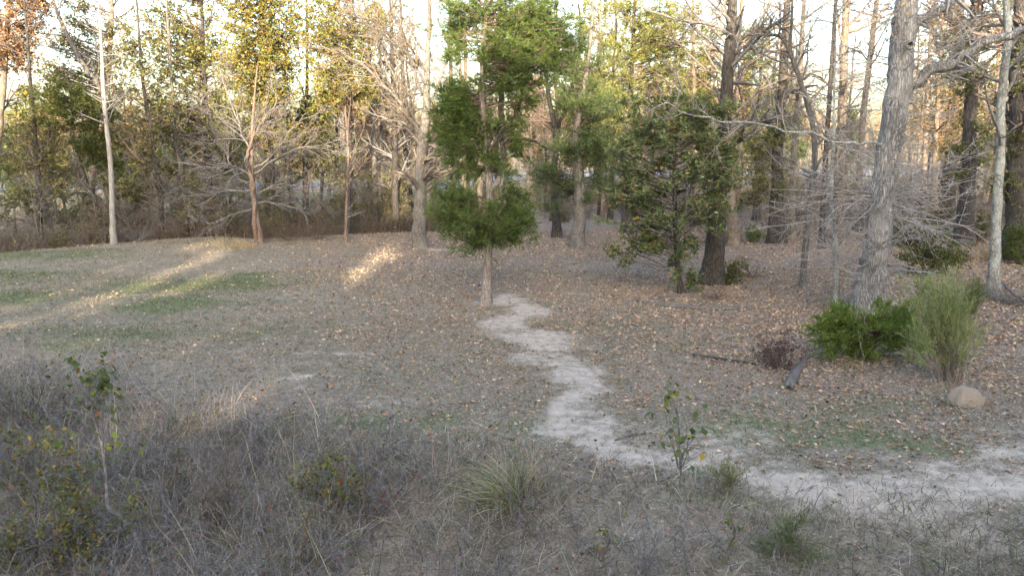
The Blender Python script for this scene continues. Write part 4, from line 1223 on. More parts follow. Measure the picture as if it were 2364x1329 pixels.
bare_shrub('reddish arching canes in front of the dark straight trunk', 735, 552, 110, 30, 75, 'twig_brown', 300)
bare_shrub('brown fountain of bare stems in leaf litter beside the grey trunk', 895, 535, 90, 34, 65, 'twig_tan', 301, trop=-0.02)
bare_shrub('tangled brown brush between the twined myrtle and the arching canes', 670, 556, 80, 30, 80, 'twig_brown', 302)
bare_shrub('low thorny tangle behind the fountain of bare stems', 830, 530, 70, 34, 85, 'twig_brown', 303)
bare_shrub('grey twiggy bush at the lawn edge beside the bleached dead tree', 320, 558, 70, 26, 70, 'twig_grey', 304)
bare_shrub('purplish brown twiggy bush on leaf litter beside the cedar bush', 1788, 848, 78, 44, 62, 'twig_brown', 305, trop=0.0, r0=.006, leaf=([(0.075, 0.035, 0.04), (0.10, 0.05, 0.05), (0.06, 0.03, 0.03)], 1300, .045, .5))
bare_shrub('grey brush in shade behind the dark furrowed trunk', 1735, 640, 60, 26, 80, 'twig_brown', 306)
bare_shrub('dry stalky tangle at the foot of the lichen-spotted trunk', 2330, 700, 95, 30, 70, 'twig_grey', 307)
bare_shrub('dead brush pile by the leafy young oak foot', 1650, 690, 40, 30, 88, 'twig_brown', 308)

# dense cedar bush below the oak
r = rs(310)
p = gp(1985, 832)
t = thing('cedar_bush', p, 'dense bright green cedar bush at the foot of the big oak', 'bush')
S, SR = stems(p, 7, 1.1, 40, r, r0=.02)
g = Geo()
g.tubes(S, SR, 5)
g.build('stem', M['cedar_bark'], t)
g = Geo()
Pc = np.stack([p, p + [0, 0, .5], p + [0, 0, 1.3]])
cedar_crown(g, Pc, np.array([.03, .02, .01]), [(1910, 765, 48, 45), (1960, 760, 50, 45), (2020, 765, 60, 55), (2060, 740, 50, 50), (1990, 800, 60, 25), (1900, 740, 25, 25), (2080, 780, 40, 40), (1920, 805, 40, 22), (2050, 810, 45, 20), (1885, 780, 22, 24), (1975, 815, 70, 12), (1870, 760, 18, 14), (1945, 715, 26, 14), (2035, 700, 24, 16), (2100, 740, 24, 24), (2110, 770, 36, 45), (2115, 715, 30, 30), (2080, 700, 24, 20)], float(p[1]), 150, 13, 9, [(0.11, 0.18, 0.035), (0.15, 0.225, 0.045), (0.075, 0.13, 0.03), (0.19, 0.245, 0.06)], rng=r, tl=(.12, .3), blade=.06, bw=.013, rise=.6, dscale=1.1, trop=.25)
g.build('crown', [M['twig_brown'], M['needle']], t)


def feather_bush(name, label, px, py, blobs, n, cols, seed, tall, twig='twig_tan', bl=.07, bw=.008, spread=28, stemn=9):
    r = rs(seed)
    p = gp(px, py)
    t = thing(name, p, label, 'bush')
    g = Geo()
    S, SR = stems(p, stemn, tall, spread, r, r0=.008, foot=.14, wander=.07)
    g.tubes(S, SR, 4)
    g.build('stem', M[twig], t)
    g = Geo()
    C, _ = clumps(blobs, float(p[1]), n, r, .3, .8)
    u = np.linspace(0, 1, 6)[None, :, None]
    st = p + np.concatenate([r.normal(size=(n, 2)) * .12, np.zeros((n, 1))], 1)
    mid = st * .35 + C * .65 + np.array([0, 0, .05]) + r.normal(size=C.shape) * .08
    Q = (1 - u) ** 2 * st[:, None] + 2 * u * (1 - u) * mid[:, None] + u ** 2 * C[:, None]
    QR = np.broadcast_to(.005 * np.linspace(1, .3, 6), (n, 6))
    g.tubes(Q, QR, 3)
    T, TR = grow(Q, QR, 14, .4, 1, (15, 50), .35, npts=4, rad=.6, wander=.12, trop=.15, taper=.3, rng=r, rmin=.002, relative=False)
    tt = r.uniform(0, 1, (len(T), 20))
    Bp, Tt, _ = interp_poly(T, TR, tt)
    Bp, Tt = Bp.reshape(-1, 3), Tt.reshape(-1, 3)
    g.blades(Bp, Tt * .8 + r.normal(size=Bp.shape) * .4 + [0, 0, .3], bl * r.uniform(.6, 1.3, len(Bp)), bw, pal(r, len(Bp), cols), mat=1, rng=r)
    g.build('crown', [M[twig], M['needle']], t)


FENNEL = [(0.20, 0.25, 0.105), (0.26, 0.31, 0.14), (0.16, 0.205, 0.085), (0.30, 0.33, 0.18)]
feather_bush('feathery_bush', 'tall pale green feathery weed behind the sandy mound', 2195, 880, [(2150, 680, 60, 45), (2195, 700, 55, 60), (2215, 770, 50, 50), (2130, 650, 45, 28), (2185, 640, 40, 28), (2150, 750, 60, 40), (2120, 800, 40, 40), (2210, 830, 40, 35)], 95, FENNEL, 320, 1.7, spread=38)
feather_bush('feathery_bush', 'wispy grey green weed between the feathery weed and the lichen-spotted trunk', 2235, 770, [(2225, 695, 40, 28), (2250, 670, 25, 25)], 30, [(0.10, 0.125, 0.06), (0.13, 0.155, 0.08)], 321, 1.0)
feather_bush('feathery_bush', 'small soft green weed among dead grass on the bank', 1835, 1290, [(1830, 1225, 28, 40), (1850, 1280, 34, 24), (1790, 1270, 24, 24)], 13, [(0.10, 0.14, 0.065), (0.13, 0.17, 0.085), (0.16, 0.18, 0.10)], 322, .6, bl=.05)
feather_bush('feathery_bush', 'faint wispy weed beside the path edge below the bend', 1660, 1140, [(1650, 1105, 35, 22), (1680, 1115, 25, 20)], 7, [(0.15, 0.16, 0.08), (0.19, 0.18, 0.1)], 323, .4, bl=.045)


def leafy_bush(label, px, py, blobs, n, size, cols, seed, twig='twig_brown', name='leafy_bush', per=9, twigs=7, width=.5, tl=(.15, .4), weights=None, stem_n=6, tall=.8):
    r = rs(seed)
    p = gp(px, py)
    t = thing(name, p, label, 'bush')
    g = Geo()
    S, SR = stems(p, stem_n, tall, 35, r, r0=.012)
    g.tubes(S, SR, 4)
    g.build('stem', M[twig], t)
    g = Geo()
    Pc = np.stack([p, p + [0, 0, tall * .4], p + [0, 0, tall]])
    leafy_crown(g, Pc, np.array([.02, .015, .008]), blobs, float(p[1]), n, twigs, per, size, cols, weights, rng=r, fancy=True, tl=tl, width=width, rise=.7)
    g.build('crown', [M[twig], M['leaf']], t)


HOLLY = [(0.07, 0.10, 0.025), (0.10, 0.13, 0.03), (0.05, 0.07, 0.02), (0.12, 0.13, 0.04)]
leafy_bush('low yellow green evergreen bush behind the big oak', 2130, 640, [(2120, 560, 60, 55), (2170, 580, 60, 45), (2220, 590, 40, 35), (2090, 520, 40, 35), (2130, 610, 80, 25)], 130, .07, HOLLY, 330, tall=1.2)
leafy_bush('green leafy tuft at the foot of the dark furrowed trunk', 1665, 655, [(1680, 640, 25, 18), (1700, 620, 25, 20)], 28, .07, HOLLY + [(0.16, 0.15, 0.05)], 331, tall=.4)
leafy_bush('sparse evergreen seedling under the mossy trunk', 1745, 560, [(1745, 540, 30, 16)], 16, .09, OAKLEAF[:4], 332, tall=.4)
leafy_bush('dull green brambles beside the broad vine-wrapped trunk', 2345, 610, [(2340, 580, 40, 30), (2350, 540, 30, 30)], 45, .08, HOLLY[:3], 333, tall=.8)
leafy_bush('yellow green holly clump low in the thicket behind the twined myrtle', 640, 545, [(655, 510, 25, 25), (690, 505, 30, 22)], 40, .10, HOLLY, 334, tall=.8)
leafy_bush('green briar mass at the foot of the bleached dead tree', 200, 560, [(170, 495, 70, 28), (230, 500, 50, 25), (120, 490, 50, 25)], 90, .10, HOLLY + DARKLEAF, 335, tall=1.2)

# undergrowth along the left edge of the lawn and under the far trees
r = rs(340)
g = Geo()
n = 1700
x = r.uniform(-30, -2, n)
y = lawn_edge(x) + 0.2 + np.abs(r.normal(size=n)) * 4.0
x2, y2 = r.uniform(7, 26, 700), r.uniform(34, 60, 700)
x, y = np.concatenate([x, x2]), np.concatenate([y, y2])
n = len(x)
hh = r.uniform(.5, 1.9, n) * np.where(x > 0, .55, 1)
B0 = np.stack([x, y, height(x, y) - .05], 1)
D = unit(np.stack([r.normal(size=n) * .5, r.normal(size=n) * .5, np.ones(n)], 1))
P = np.empty((n, 4, 3))
P[:, 0] = B0
for k in range(1, 4):
    D = unit(D + .2 * r.normal(size=D.shape) + [0, 0, -.12])
    P[:, k] = P[:, k - 1] + D * (hh / 3)[:, None]
PR = np.broadcast_to(np.linspace(.013, .006, 4), (n, 4))
g.tubes(P, PR, 3)
B, BR = grow(P, PR, 4, .15, .97, (25, 65), .55, npts=3, rad=.7, wander=.2, trop=-.03, rng=r, rmin=.006)
g.tubes(B, BR, 3)
k = r.choice(len(B), 7000)
g.quads(B[k, r.integers(1, 3, len(k))], r.normal(size=(len(k), 3)), .11 * r.uniform(.6, 1.3, len(k)), pal(r, len(k), DARKLEAF + [(0.10, 0.08, 0.05), (0.14, 0.13, 0.05)]), mat=1, rng=r)
tag(g.build('undergrowth', [M['twig_brown'], M['leaf']]), 'dark tangled undergrowth along the edge of the woods', 'undergrowth', kind='stuff')

# understory: four kinds, copied
def understory(name, label, group, cat, seed, h, nst, spread, twig, leaf, sub=(8, 6, 3)):
    r = rs(seed)
    t = thing(name, (0, 0, 0), label, cat, group)
    S, SR = stems(np.zeros(3), nst, h, spread, r, npts=7, wander=.12, trop=.02, r0=.016 if nst < 4 else .011, foot=.02 if nst < 4 else .12)
    S[:, 0, 2] -= .3
    g = Geo()
    g.tubes(S, SR, 4)
    g.build('stem', M[twig], t)
    g = Geo()
    B, BR = grow(S, SR, sub[0], .15, .98, (35, 75), .32, npts=5, rad=.6, wander=.17, taper=.3, rng=r, rmin=.008)
    g.tubes(B, BR, 3)
    C, CR = grow(B, BR, sub[1], .15, .97, (25, 60), .5, npts=4, rad=.7, wander=.2, rng=r, rmin=.0065)
    g.tubes(C, CR, 3)
    E, ER = grow(C, CR, sub[2], .2, .97, (25, 60), .55, npts=3, rad=.8, wander=.2, rng=r, rmin=.0055)
    g.tubes(E, ER, 3)
    if leaf:
        cols, k, sz = leaf
        j = r.choice(len(E), k)
        g.quads(E[j, r.integers(1, 3, k)] + r.normal(size=(k, 3)) * .03, r.normal(size=(k, 3)), sz * r.uniform(.6, 1.3, k), pal(r, k, cols), mat=1, rng=r)
    g.build('crown', [M[twig], M['leaf']], t)
    return t


US = [understory('bare_sapling', 'bare grey sapling tangled in the woodland understory', 'bare saplings in the understory', 'sapling', 346, 5.2, 2, 14, 'twig_grey', None, (16, 7, 3)),
      understory('leafy_sapling', 'olive leaved sapling tangled in the woodland understory', 'leafy saplings in the understory', 'sapling', 347, 4.6, 2, 16, 'twig_brown', (DARKLEAF + [(0.14, 0.13, 0.06)], 1500, .13), (14, 6, 3)),
      understory('bare_bush', 'bare brown many stemmed bush on the woodland floor', 'bare bushes in the understory', 'bush', 348, 2.3, 16, 55, 'twig_brown', None, (7, 5, 2)),
      understory('olive_bush', 'dark olive leafy bush on the woodland floor', 'leafy bushes in the understory', 'bush', 349, 1.7, 12, 55, 'twig_brown', (DARKLEAF + HOLLY, 1700, .10), (7, 4, 2))]
r = rs(345)
done = [False] * 4
for k in range(390):
    zone = r.choice(3, p=[.48, .35, .17])
    if zone == 0:
        x = r.uniform(-31, -4)
        y = float(lawn_edge(x)) + 1.5 + abs(r.normal()) * 6.5
        p_ = [.46, .16, .28, .10]
    elif zone == 1:
        x = r.uniform(6.5, 30)
        y = r.uniform(33, 66)
        p_ = [.40, .06, .42, .12]
    else:
        x = r.uniform(-9, 9)
        y = r.uniform(46, 78)
        p_ = [.38, .08, .36, .18]
    if abs(x) > .7 * y:
        continue
    kd = r.choice(4, p=p_)
    loc = (x, y, float(height(x, y)) - .03)
    if not done[kd]:
        done[kd] = True
        US[kd].location = loc
    else:
        copy_thing(US[kd], loc, r.uniform(0, 6.28), r.uniform(.55, 1.2))

# ------------------------------------------------------------------ ground cover
def on_ground(n, xr, yr, r):
    x, y = r.uniform(*xr, n), r.uniform(*yr, n)
    return x, y


# fallen leaves
r = rs(400)
xs_, ys_ = [], []
for (yr, dens) in (((8, 14), 290), ((14, 20), 280), ((20, 28), 210), ((28, 42), 100)):
    w = 0.66 * yr[1]
    n = int(2 * w * (yr[1] - yr[0]) * dens)
    xs_.append(r.uniform(-w, w, n))
    ys_.append(r.uniform(*yr, n))
x, y = np.concatenate(xs_), np.concatenate(ys_)
d, gr, lt = masks(x, y)
pk = np.clip(lt * 1.15 - 0.05, 0.05, 1) * (1 - 0.6 * sstep(.25, .8, d))
pk = pk * np.where(y < bank_edge(x) - .4, .2, 1)
pk = pk * np.clip(.35 + 1.9 * (fbm(x + 5, y + 9, .55, 3) - .22), .25, 1.25)
keep = r.random(len(x)) < pk
x, y = x[keep], y[keep]
n = len(x)
Cc = np.stack([x, y, height(x, y) + r.uniform(.006, .03, n)], 1)
D = np.stack([r.normal(size=n), r.normal(size=n), r.normal(size=n) * .28], 1)
g = Geo()
cl = pal(r, n, LITTER, [5, 5, 3, 3.5, 2, .9, 2], .2)
sz = .07 * r.uniform(.4, 1.4, n)
nr = y < 17
g.leaves(Cc[nr], D[nr], sz[nr], cl[nr], width=.62, fold=.5, rng=r)
g.quads(Cc[~nr], D[~nr], sz[~nr] * 1.1, cl[~nr], width=.66, rng=r)
tag(g.build('fallen_leaves', [M['litter']], smooth=False), 'brown fallen oak leaves strewn over the ground', 'leaves', kind='stuff')

# short grass: dry thatch with green patches
r = rs(401)
xs_, ys_ = [], []
for (yr, dens) in (((9, 14), 540), ((14, 20), 460), ((20, 28), 260), ((28, 40), 90)):
    w = 0.66 * yr[1]
    n = int(2 * w * (yr[1] - yr[0]) * dens)
    xs_.append(r.uniform(-w, w, n))
    ys_.append(r.uniform(*yr, n))
x, y = np.concatenate(xs_), np.concatenate(ys_)
d, gr, lt = masks(x, y)
keep = (r.random(len(x)) < np.clip(1.0 - lt * .75, .1, 1) * (1 - .9 * sstep(.35, .9, d)))
x, y, gr = x[keep], y[keep], gr[keep]
n = len(x)
isg = r.random(n) < np.clip(gr * 1.1 + .22 * fbm(x, y, 1.5, 3), 0, .95)
col = np.where(isg[:, None], pal(r, n, [(0.06, 0.095, 0.03), (0.09, 0.13, 0.04), (0.05, 0.075, 0.028), (0.11, 0.13, 0.06)]), pal(r, n, STRAW))
D = np.stack([r.normal(size=n) * .8, r.normal(size=n) * .8, r.uniform(.25, 1, n)], 1)
far_ = np.clip(y / 14, 1, 2.6)
g = Geo()
g.blades(np.stack([x, y, height(x, y) - .005], 1), D, r.uniform(.05, .14, n), .0085 * far_, col, rng=r)
tag(g.build('grass', [M['straw']]), 'short dry winter grass with green patches on the lawn', 'grass', kind='stuff')

# dead weeds on the bank
r = rs(402)
n = 165000
x = r.uniform(-12, 9, n)
y = r.uniform(5.5, 16.5, n)
dd = bank_edge(x) - y + (fbm(x, y, 1.4, 3) - .5) * 1.6
dens = sstep(-.3, .9, dd) * np.clip(2.6 * (fbm(x + 9, y, .7, 3) - .22), .22 + .25 * sstep(-1, 3, x), 1.2)
keep = (r.random(n) < dens) & (np.abs(x) < .68 * y + .8)
x, y, dd = x[keep], y[keep], dd[keep]
n = len(x)
hgt = (.16 + .5 * sstep(0, 1.8, dd) * (.5 + .5 * sstep(2, -3, x))) * r.uniform(.5, 1.4, n)
D = unit(np.stack([r.normal(size=n) * .55, r.normal(size=n) * .55 - .1, np.full(n, 1.)], 1))
P = np.empty((n, 4, 3))
P[:, 0] = np.stack([x, y, height(x, y) - .02], 1)
for k in range(1, 4):
    D = unit(D + .25 * r.normal(size=D.shape) + np.array([0, 0, -.28]))
    P[:, k] = P[:, k - 1] + D * (hgt / 3)[:, None]
g = Geo()
GREY = [(0.26, 0.245, 0.235), (0.175, 0.16, 0.157), (0.38, 0.355, 0.33), (0.10, 0.088, 0.086), (0.23, 0.195, 0.17)]
grn = r.random(n) < (.05 + .16 * sstep(2, 5, x))
col = np.where(grn[:, None], pal(r, n, [(0.075, 0.11, 0.04), (0.12, 0.15, 0.06)]), pal(r, n, GREY))
g.ribbons(P, r.uniform(.005, .012, n), col, rng=r)
n = 5200
x = r.uniform(-11, 8, n)
y = r.uniform(6, 16, n)
dd = bank_edge(x) - y
keep = (dd > .1) & (np.abs(x) < .68 * y + .8) & (r.random(n) < (.25 + .75 * sstep(2, -3, x)) * np.clip(3 * (fbm(x + 31, y, .9, 3) - .3), .1, 1))
x, y = x[keep], y[keep]
n = len(x)
L = r.uniform(.45, 1.25, n) * (.6 + .4 * sstep(3, -3, x))
D = unit(np.stack([r.normal(size=n) * .5, r.normal(size=n) * .5, np.ones(n)], 1))
P = np.empty((n, 7, 3))
P[:, 0] = np.stack([x, y, height(x, y) - .02], 1)
arch = r.uniform(.0, .32, n)[:, None] * np.array([0, 0, -1.])
for k in range(1, 7):
    D = unit(D + .07 * r.normal(size=D.shape) + arch)
    P[:, k] = P[:, k - 1] + D * (L / 6)[:, None]
g.ribbons(P, r.uniform(.008, .016, n), pal(r, n, [(0.40, 0.37, 0.33), (0.32, 0.29, 0.26), (0.27, 0.23, 0.20), (0.44, 0.39, 0.31)]), rng=r)
tag(g.build('dead_weeds', [M['straw']]), 'tangled grey brown dead weeds covering the bank', 'weeds', kind='stuff')

# dead twiggy brush on the bank
r = rs(403)
n = 3800
x = r.uniform(-11, 6, n)
y = r.uniform(6, 15.5, n)
dd = bank_edge(x) - y
keep = (dd > .25) & (np.abs(x) < .68 * y + .8) & (r.random(n) < (.12 + .88 * sstep(3, -4, x)))
x, y = x[keep], y[keep]
n = len(x)
hh = r.uniform(.35, 1.3, n) * (.55 + .45 * sstep(2, -4, x))
P = np.empty((n, 5, 3))
P[:, 0] = np.stack([x, y, height(x, y) - .03], 1)
D = unit(np.stack([r.normal(size=n) * .45, r.normal(size=n) * .45, np.ones(n)], 1))
for k in range(1, 5):
    D = unit(D + .16 * r.normal(size=D.shape) + [0, 0, -.05])
    P[:, k] = P[:, k - 1] + D * (hh / 4)[:, None]
PR = np.broadcast_to(np.linspace(.0075, .0035, 5), (n, 5))
g = Geo()
g.tubes(P, PR, 3)
B, BR = grow(P, PR, 6, .2, .97, (25, 60), .45, npts=3, rad=.7, wander=.18, rng=r, rmin=.003)
g.tubes(B, BR, 3)
k = r.choice(len(B), 2600)
g.leaves(B[k, -1], r.normal(size=(len(k), 3)), .05 * r.uniform(.5, 1.3, len(k)), pal(r, len(k), [(0.10, 0.12, 0.04), (0.15, 0.15, 0.05), (0.22, 0.10, 0.05), (0.17, 0.14, 0.09), (0.06, 0.085, 0.03), (0.20, 0.06, 0.05)]), mat=1, rng=r, width=.6)
M['twig_purple'] = bark_mat('twig_purple', (0.16, 0.142, 0.14), (0.37, 0.34, 0.33), scale=8, stretch=1, bump=.1)
tag(g.build('brush', [M['twig_purple'], M['leaf']]), 'dead twiggy brush tangled over the bank', 'brush', kind='stuff')

# ------------------------------------------------------------------ saplings and tufts on the bank
def leaf_mesh(seed, cols, size, width=.62):
    r = rs(seed)
    out = []
    for c in cols:
        g = Geo()
        K = 7
        u = np.linspace(0, 1, K)
        wv = np.sin(np.pi * u ** 0.8) * width * .5 * (1 + .12 * r.normal(size=K))
        bend = -.18 * u ** 2
        mid = np.stack([u, np.zeros(K), bend], 1)
        L = np.stack([u, wv, bend + .10 * wv / width], 1)
        Rr = np.stack([u, -wv, bend + .10 * wv / width], 1)
        V = np.concatenate([mid, L, Rr]) * size
        i = np.arange(K - 1)
        q = np.concatenate([np.stack([i, i + 1, i + 1 + K, i + K], 1), np.stack([i + 2 * K, i + 1 + 2 * K, i + 1, i], 1)])
        g.add(V, quad=q, col=c)
        out.append(g.mesh('leaf', M['leaf']))
    return out


def sapling(label, pts, Y, bark, seed, cols, nleaf, size, side, name='sapling', first_leaf=.45, weights=None, twig='twig_grey', cat='sapling', blen=.28):
    r = rs(seed)
    P, R = path_px(pts, Y)
    P[0, 2] = float(height(P[0, 0], P[0, 1]))
    P[1:, 1] += np.cumsum(r.normal(size=len(P) - 1)) * .04
    t = thing(name, P[0], label, cat)
    Pn, Rn = smooth_poly(P, R, len(P) * 5)
    Pn = np.concatenate([[Pn[0] - [0, 0, .1]], Pn])
    Rn = np.concatenate([[Rn[0]], Rn])
    g = Geo()
    g.tubes(Pn, Rn, 8, rough=.05, rng=r)
    g.build('stem', M[bark], t)
    A, AR = grow(Pn, Rn, side, first_leaf, .98, (30, 60), blen, npts=6, rad=.5, wander=.14, trop=.08, taper=.5, rng=r, rmin=.003)
    B, BR = grow(A, AR, 3, .3, .95, (25, 55), .5, npts=4, rad=.7, wander=.15, rng=r, rmin=.002)
    g = Geo()
    g.tubes(A, AR, 4)
    g.tubes(B, BR, 3)
    g.build('crown', M[twig], t)
    ms = leaf_mesh(seed + 1, cols, 1.0)
    w = None if weights is None else np.array(weights) / sum(weights)
    if nleaf:
        k = r.choice(len(B), nleaf)
        tt = r.uniform(.3, 1, (len(B), 1))
        Bp, Tt, _ = interp_poly(B, BR, r.uniform(.2, 1, (len(B), 8)))
        for j in k:
            q = int(r.integers(0, 8))
            o = bpy.data.objects.new('leaf', ms[int(r.choice(len(ms), p=w))])
            COL.objects.link(o)
            o.parent = t
            o.location = tuple(Bp[j, q] - np.array(t.location))
            dv = Vector(tuple(Tt[j, q] * .6 + r.normal(size=3) * .7 - np.array([0, 0, .25])))
            o.rotation_euler = dv.to_track_quat('X', 'Z').to_euler()
            s_ = size * r.uniform(.6, 1.2)
            o.scale = (s_, s_, s_)
    return t


SAPL = [(0.085, 0.12, 0.03), (0.13, 0.16, 0.035), (0.06, 0.09, 0.028), (0.33, 0.24, 0.03), (0.30, 0.13, 0.05)]
Ys = float(gp(1588, 1329)[1])
sapling('thin sapling with sparse green and yellow leaves standing before the path', [(1590, 1338, 9), (1580, 1240, 7), (1580, 1150, 6), (1575, 1060, 5), (1570, 990, 4), (1565, 945, 2.5)], Ys, 'twig_grey', 420, SAPL, 80, .095, 16, weights=[5, 4, 3, 1.2, .4], first_leaf=.5)
Ys = float(gp(330, 1300)[1])
sapling('leaning sapling with a bent grey stem and green leaves over dead weeds', [(335, 1300, 15), (318, 1240, 13), (285, 1190, 12), (256, 1165, 11), (250, 1100, 8), (242, 1020, 6), (228, 950, 5), (215, 880, 3)], Ys, 'twig_grey', 424, SAPL, 230, .095, 26, weights=[5, 4, 4, 1, 1], first_leaf=.42, blen=.36)
for i, (lab, a, b_, hpx, nl) in enumerate([('leafy briar shoot at the edge of the shaded hollow', 60, 1180, 240, 60), ('yellowing shrub shoot low on the bank', 130, 1325, 200, 70), ('scraggly shoot with a few orange leaves beside the leaning sapling', 200, 1250, 190, 60), ('green sprig spreading over dead weeds below the dry tuft', 400, 1180, 160, 36), ('thin shoot with small yellow leaves amid red-leaved weeds', 780, 1240, 170, 40), ('stunted shoot with yellow leaves below the thin sapling', 1400, 1322, 110, 30), ('low shrub with yellow leaves beside the soft green weed', 1690, 1322, 130, 36), ('tiny sprout with pale leaves near the bare dead shrub', 700, 1325, 150, 30), ('dark green leafed shoot in the lowest weeds', 30, 1325, 150, 60)]):
    p = gp(a, min(b_, 1328))
    Yb = float(p[1])
    sapling(lab, [(a, b_, 6), (a - 6, b_ - hpx * .35, 5), (a + 8, b_ - hpx * .7, 4), (a - 4, b_ - hpx, 2)], Yb, 'twig_brown', 430 + 2 * i, SAPL, nl, .06, 14, name='shoot', first_leaf=.15, weights=[4, 4, 3, 1, 1], cat='shrub', twig='twig_brown')

bare_shrub('bare dead shrub with upright forking grey stems on the bank', 520, 1215, 250, 9, 26, 'twig_tan', 450, trop=.03, name='dead_shrub', r0=.014, sub=(8, 5))
bare_shrub('arching grey dead shrub between the dry tuft and the bare forked one', 560, 1090, 130, 22, 60, 'twig_grey', 451, trop=-.05, name='dead_shrub', r0=.006, sub=(7, 4))
bare_shrub('dark bare bush in the shaded hollow beside the sunlit streak', 70, 1010, 140, 34, 65, 'twig_dark', 452, trop=-.02, name='dead_shrub', r0=.007, sub=(8, 5))
bare_shrub('grey twigs reaching up beside the shaded hollow', 20, 1130, 230, 10, 30, 'twig_grey', 453, trop=0, name='dead_shrub', r0=.009, sub=(7, 4))
bare_shrub('red-leaved weedy shrub near the bank foot', 860, 1210, 150, 16, 40, 'twig_grey', 454, trop=0, name='dead_shrub', r0=.005, sub=(6, 4), leaf=([(0.26, 0.05, 0.045), (0.22, 0.11, 0.05), (0.10, 0.12, 0.04)], 120, .06, .5))
bare_shrub('thin leafless stalks rising below the grass clump', 1010, 1320, 220, 7, 22, 'twig_tan', 455, trop=0, name='dead_shrub', r0=.005, sub=(4, 2))
bare_shrub('wiry dead stems below the thin sapling', 1500, 1322, 160, 10, 40, 'twig_grey', 456, trop=0, name='dead_shrub', r0=.005, sub=(5, 3))
bare_shrub('bare bush with dark hollow behind the leaning sapling', 170, 960, 90, 26, 70, 'twig_dark', 457, trop=-.03, name='dead_shrub', r0=.006, sub=(7, 5))


def grass_tuft(label, px, py, hpx, n, cols, seed, lean=(0, 0), spread=.55, width=.010, arch=.22, name='grass_tuft', foot=.12):
    r = rs(seed)
    p = gp(px, py)
    L = hpx * mpp(p[1]) * r.uniform(.5, 1.15, n)
    D = unit(np.stack([r.normal(size=n) * spread + lean[0], r.normal(size=n) * spread + lean[1], np.ones(n)], 1))
    P = np.empty((n, 7, 3))
    P[:, 0] = p + np.concatenate([r.normal(size=(n, 2)) * foot, np.full((n, 1), -.03)], 1)
    for k in range(1, 7):
        D = unit(D + .06 * r.normal(size=D.shape) + np.array([lean[0] * .1, 0, -arch]))
        P[:, k] = P[:, k - 1] + D * (L / 6)[:, None]
    g = Geo()
    g.ribbons(P, width * r.uniform(.6, 1.2, n), pal(r, n, cols), rng=r)
    o = bpy.data.objects.new(name, g.mesh(name, [M['straw']], p))
    COL.objects.link(o)
    o.location = tuple(p)
    return tag(o, label, 'grass', None)


grass_tuft('big arching clump of pale straw and green grass blades on the bank edge', 1185, 1160, 190, 420, [(0.36, 0.33, 0.24), (0.28, 0.27, 0.17), (0.10, 0.14, 0.05), (0.07, 0.10, 0.04), (0.40, 0.37, 0.29)], 460, lean=(-.45, 0), arch=.16)
grass_tuft('upright seed stalks beside the big straw grass clump', 1225, 1140, 150, 60, [(0.36, 0.30, 0.22), (0.3, 0.26, 0.18)], 461, lean=(.1, 0), spread=.2, arch=.05)
grass_tuft('dry golden grass tuft at the top of the bank', 440, 985, 110, 420, [(0.33, 0.26, 0.165), (0.27, 0.21, 0.14), (0.38, 0.31, 0.21)], 462, spread=.8, arch=.2, foot=.25)
grass_tuft('grey straw tuft hanging over the bank below the dry golden one', 590, 1010, 120, 380, [(0.27, 0.25, 0.21), (0.21, 0.195, 0.17), (0.13, 0.14, 0.08)], 463, spread=.9, arch=.25, foot=.3)
grass_tuft('pale dry grass tuft beside the twined myrtle foot', 525, 568, 34, 260, [(0.38, 0.33, 0.24), (0.30, 0.26, 0.19)], 464, spread=.6, arch=.12, foot=.35, width=.02)
grass_tuft('sunlit straw tuft against the twined myrtle stems', 560, 572, 26, 200, [(0.40, 0.30, 0.19), (0.32, 0.25, 0.16)], 465, spread=.6, arch=.12, foot=.3, width=.02)
grass_tuft('green grass tuft below the cedar bush', 1972, 850, 34, 160, [(0.08, 0.12, 0.04), (0.11, 0.15, 0.06), (0.28, 0.25, 0.18)], 466, spread=.9, arch=.2)
grass_tuft('green grass tuft beside the feathery weed foot', 2200, 935, 36, 160, [(0.06, 0.10, 0.03), (0.09, 0.13, 0.05)], 467, spread=.9, arch=.2)
grass_tuft('brown grass tuft at the path bend', 1430, 880, 26, 160, [(0.20, 0.18, 0.09), (0.25, 0.22, 0.14)], 468, spread=.9, arch=.2)
grass_tuft('rusty dry grass at the foot of the black barked trunk', 2262, 600, 60, 220, [(0.28, 0.19, 0.11), (0.24, 0.18, 0.12)], 469, spread=.4, arch=.1, foot=.4, width=.016)
grass_tuft('dry bunch of stalks at the base of the feathery weed', 2195, 900, 80, 45, [(0.22, 0.18, 0.16), (0.29, 0.25, 0.22)], 470, spread=.22, arch=.05, foot=.1)
grass_tuft('light straw clump in weeds right of the thin sapling', 1800, 1320, 90, 220, [(0.27, 0.25, 0.19), (0.16, 0.18, 0.09)], 471, spread=.9, arch=.2, foot=.3)

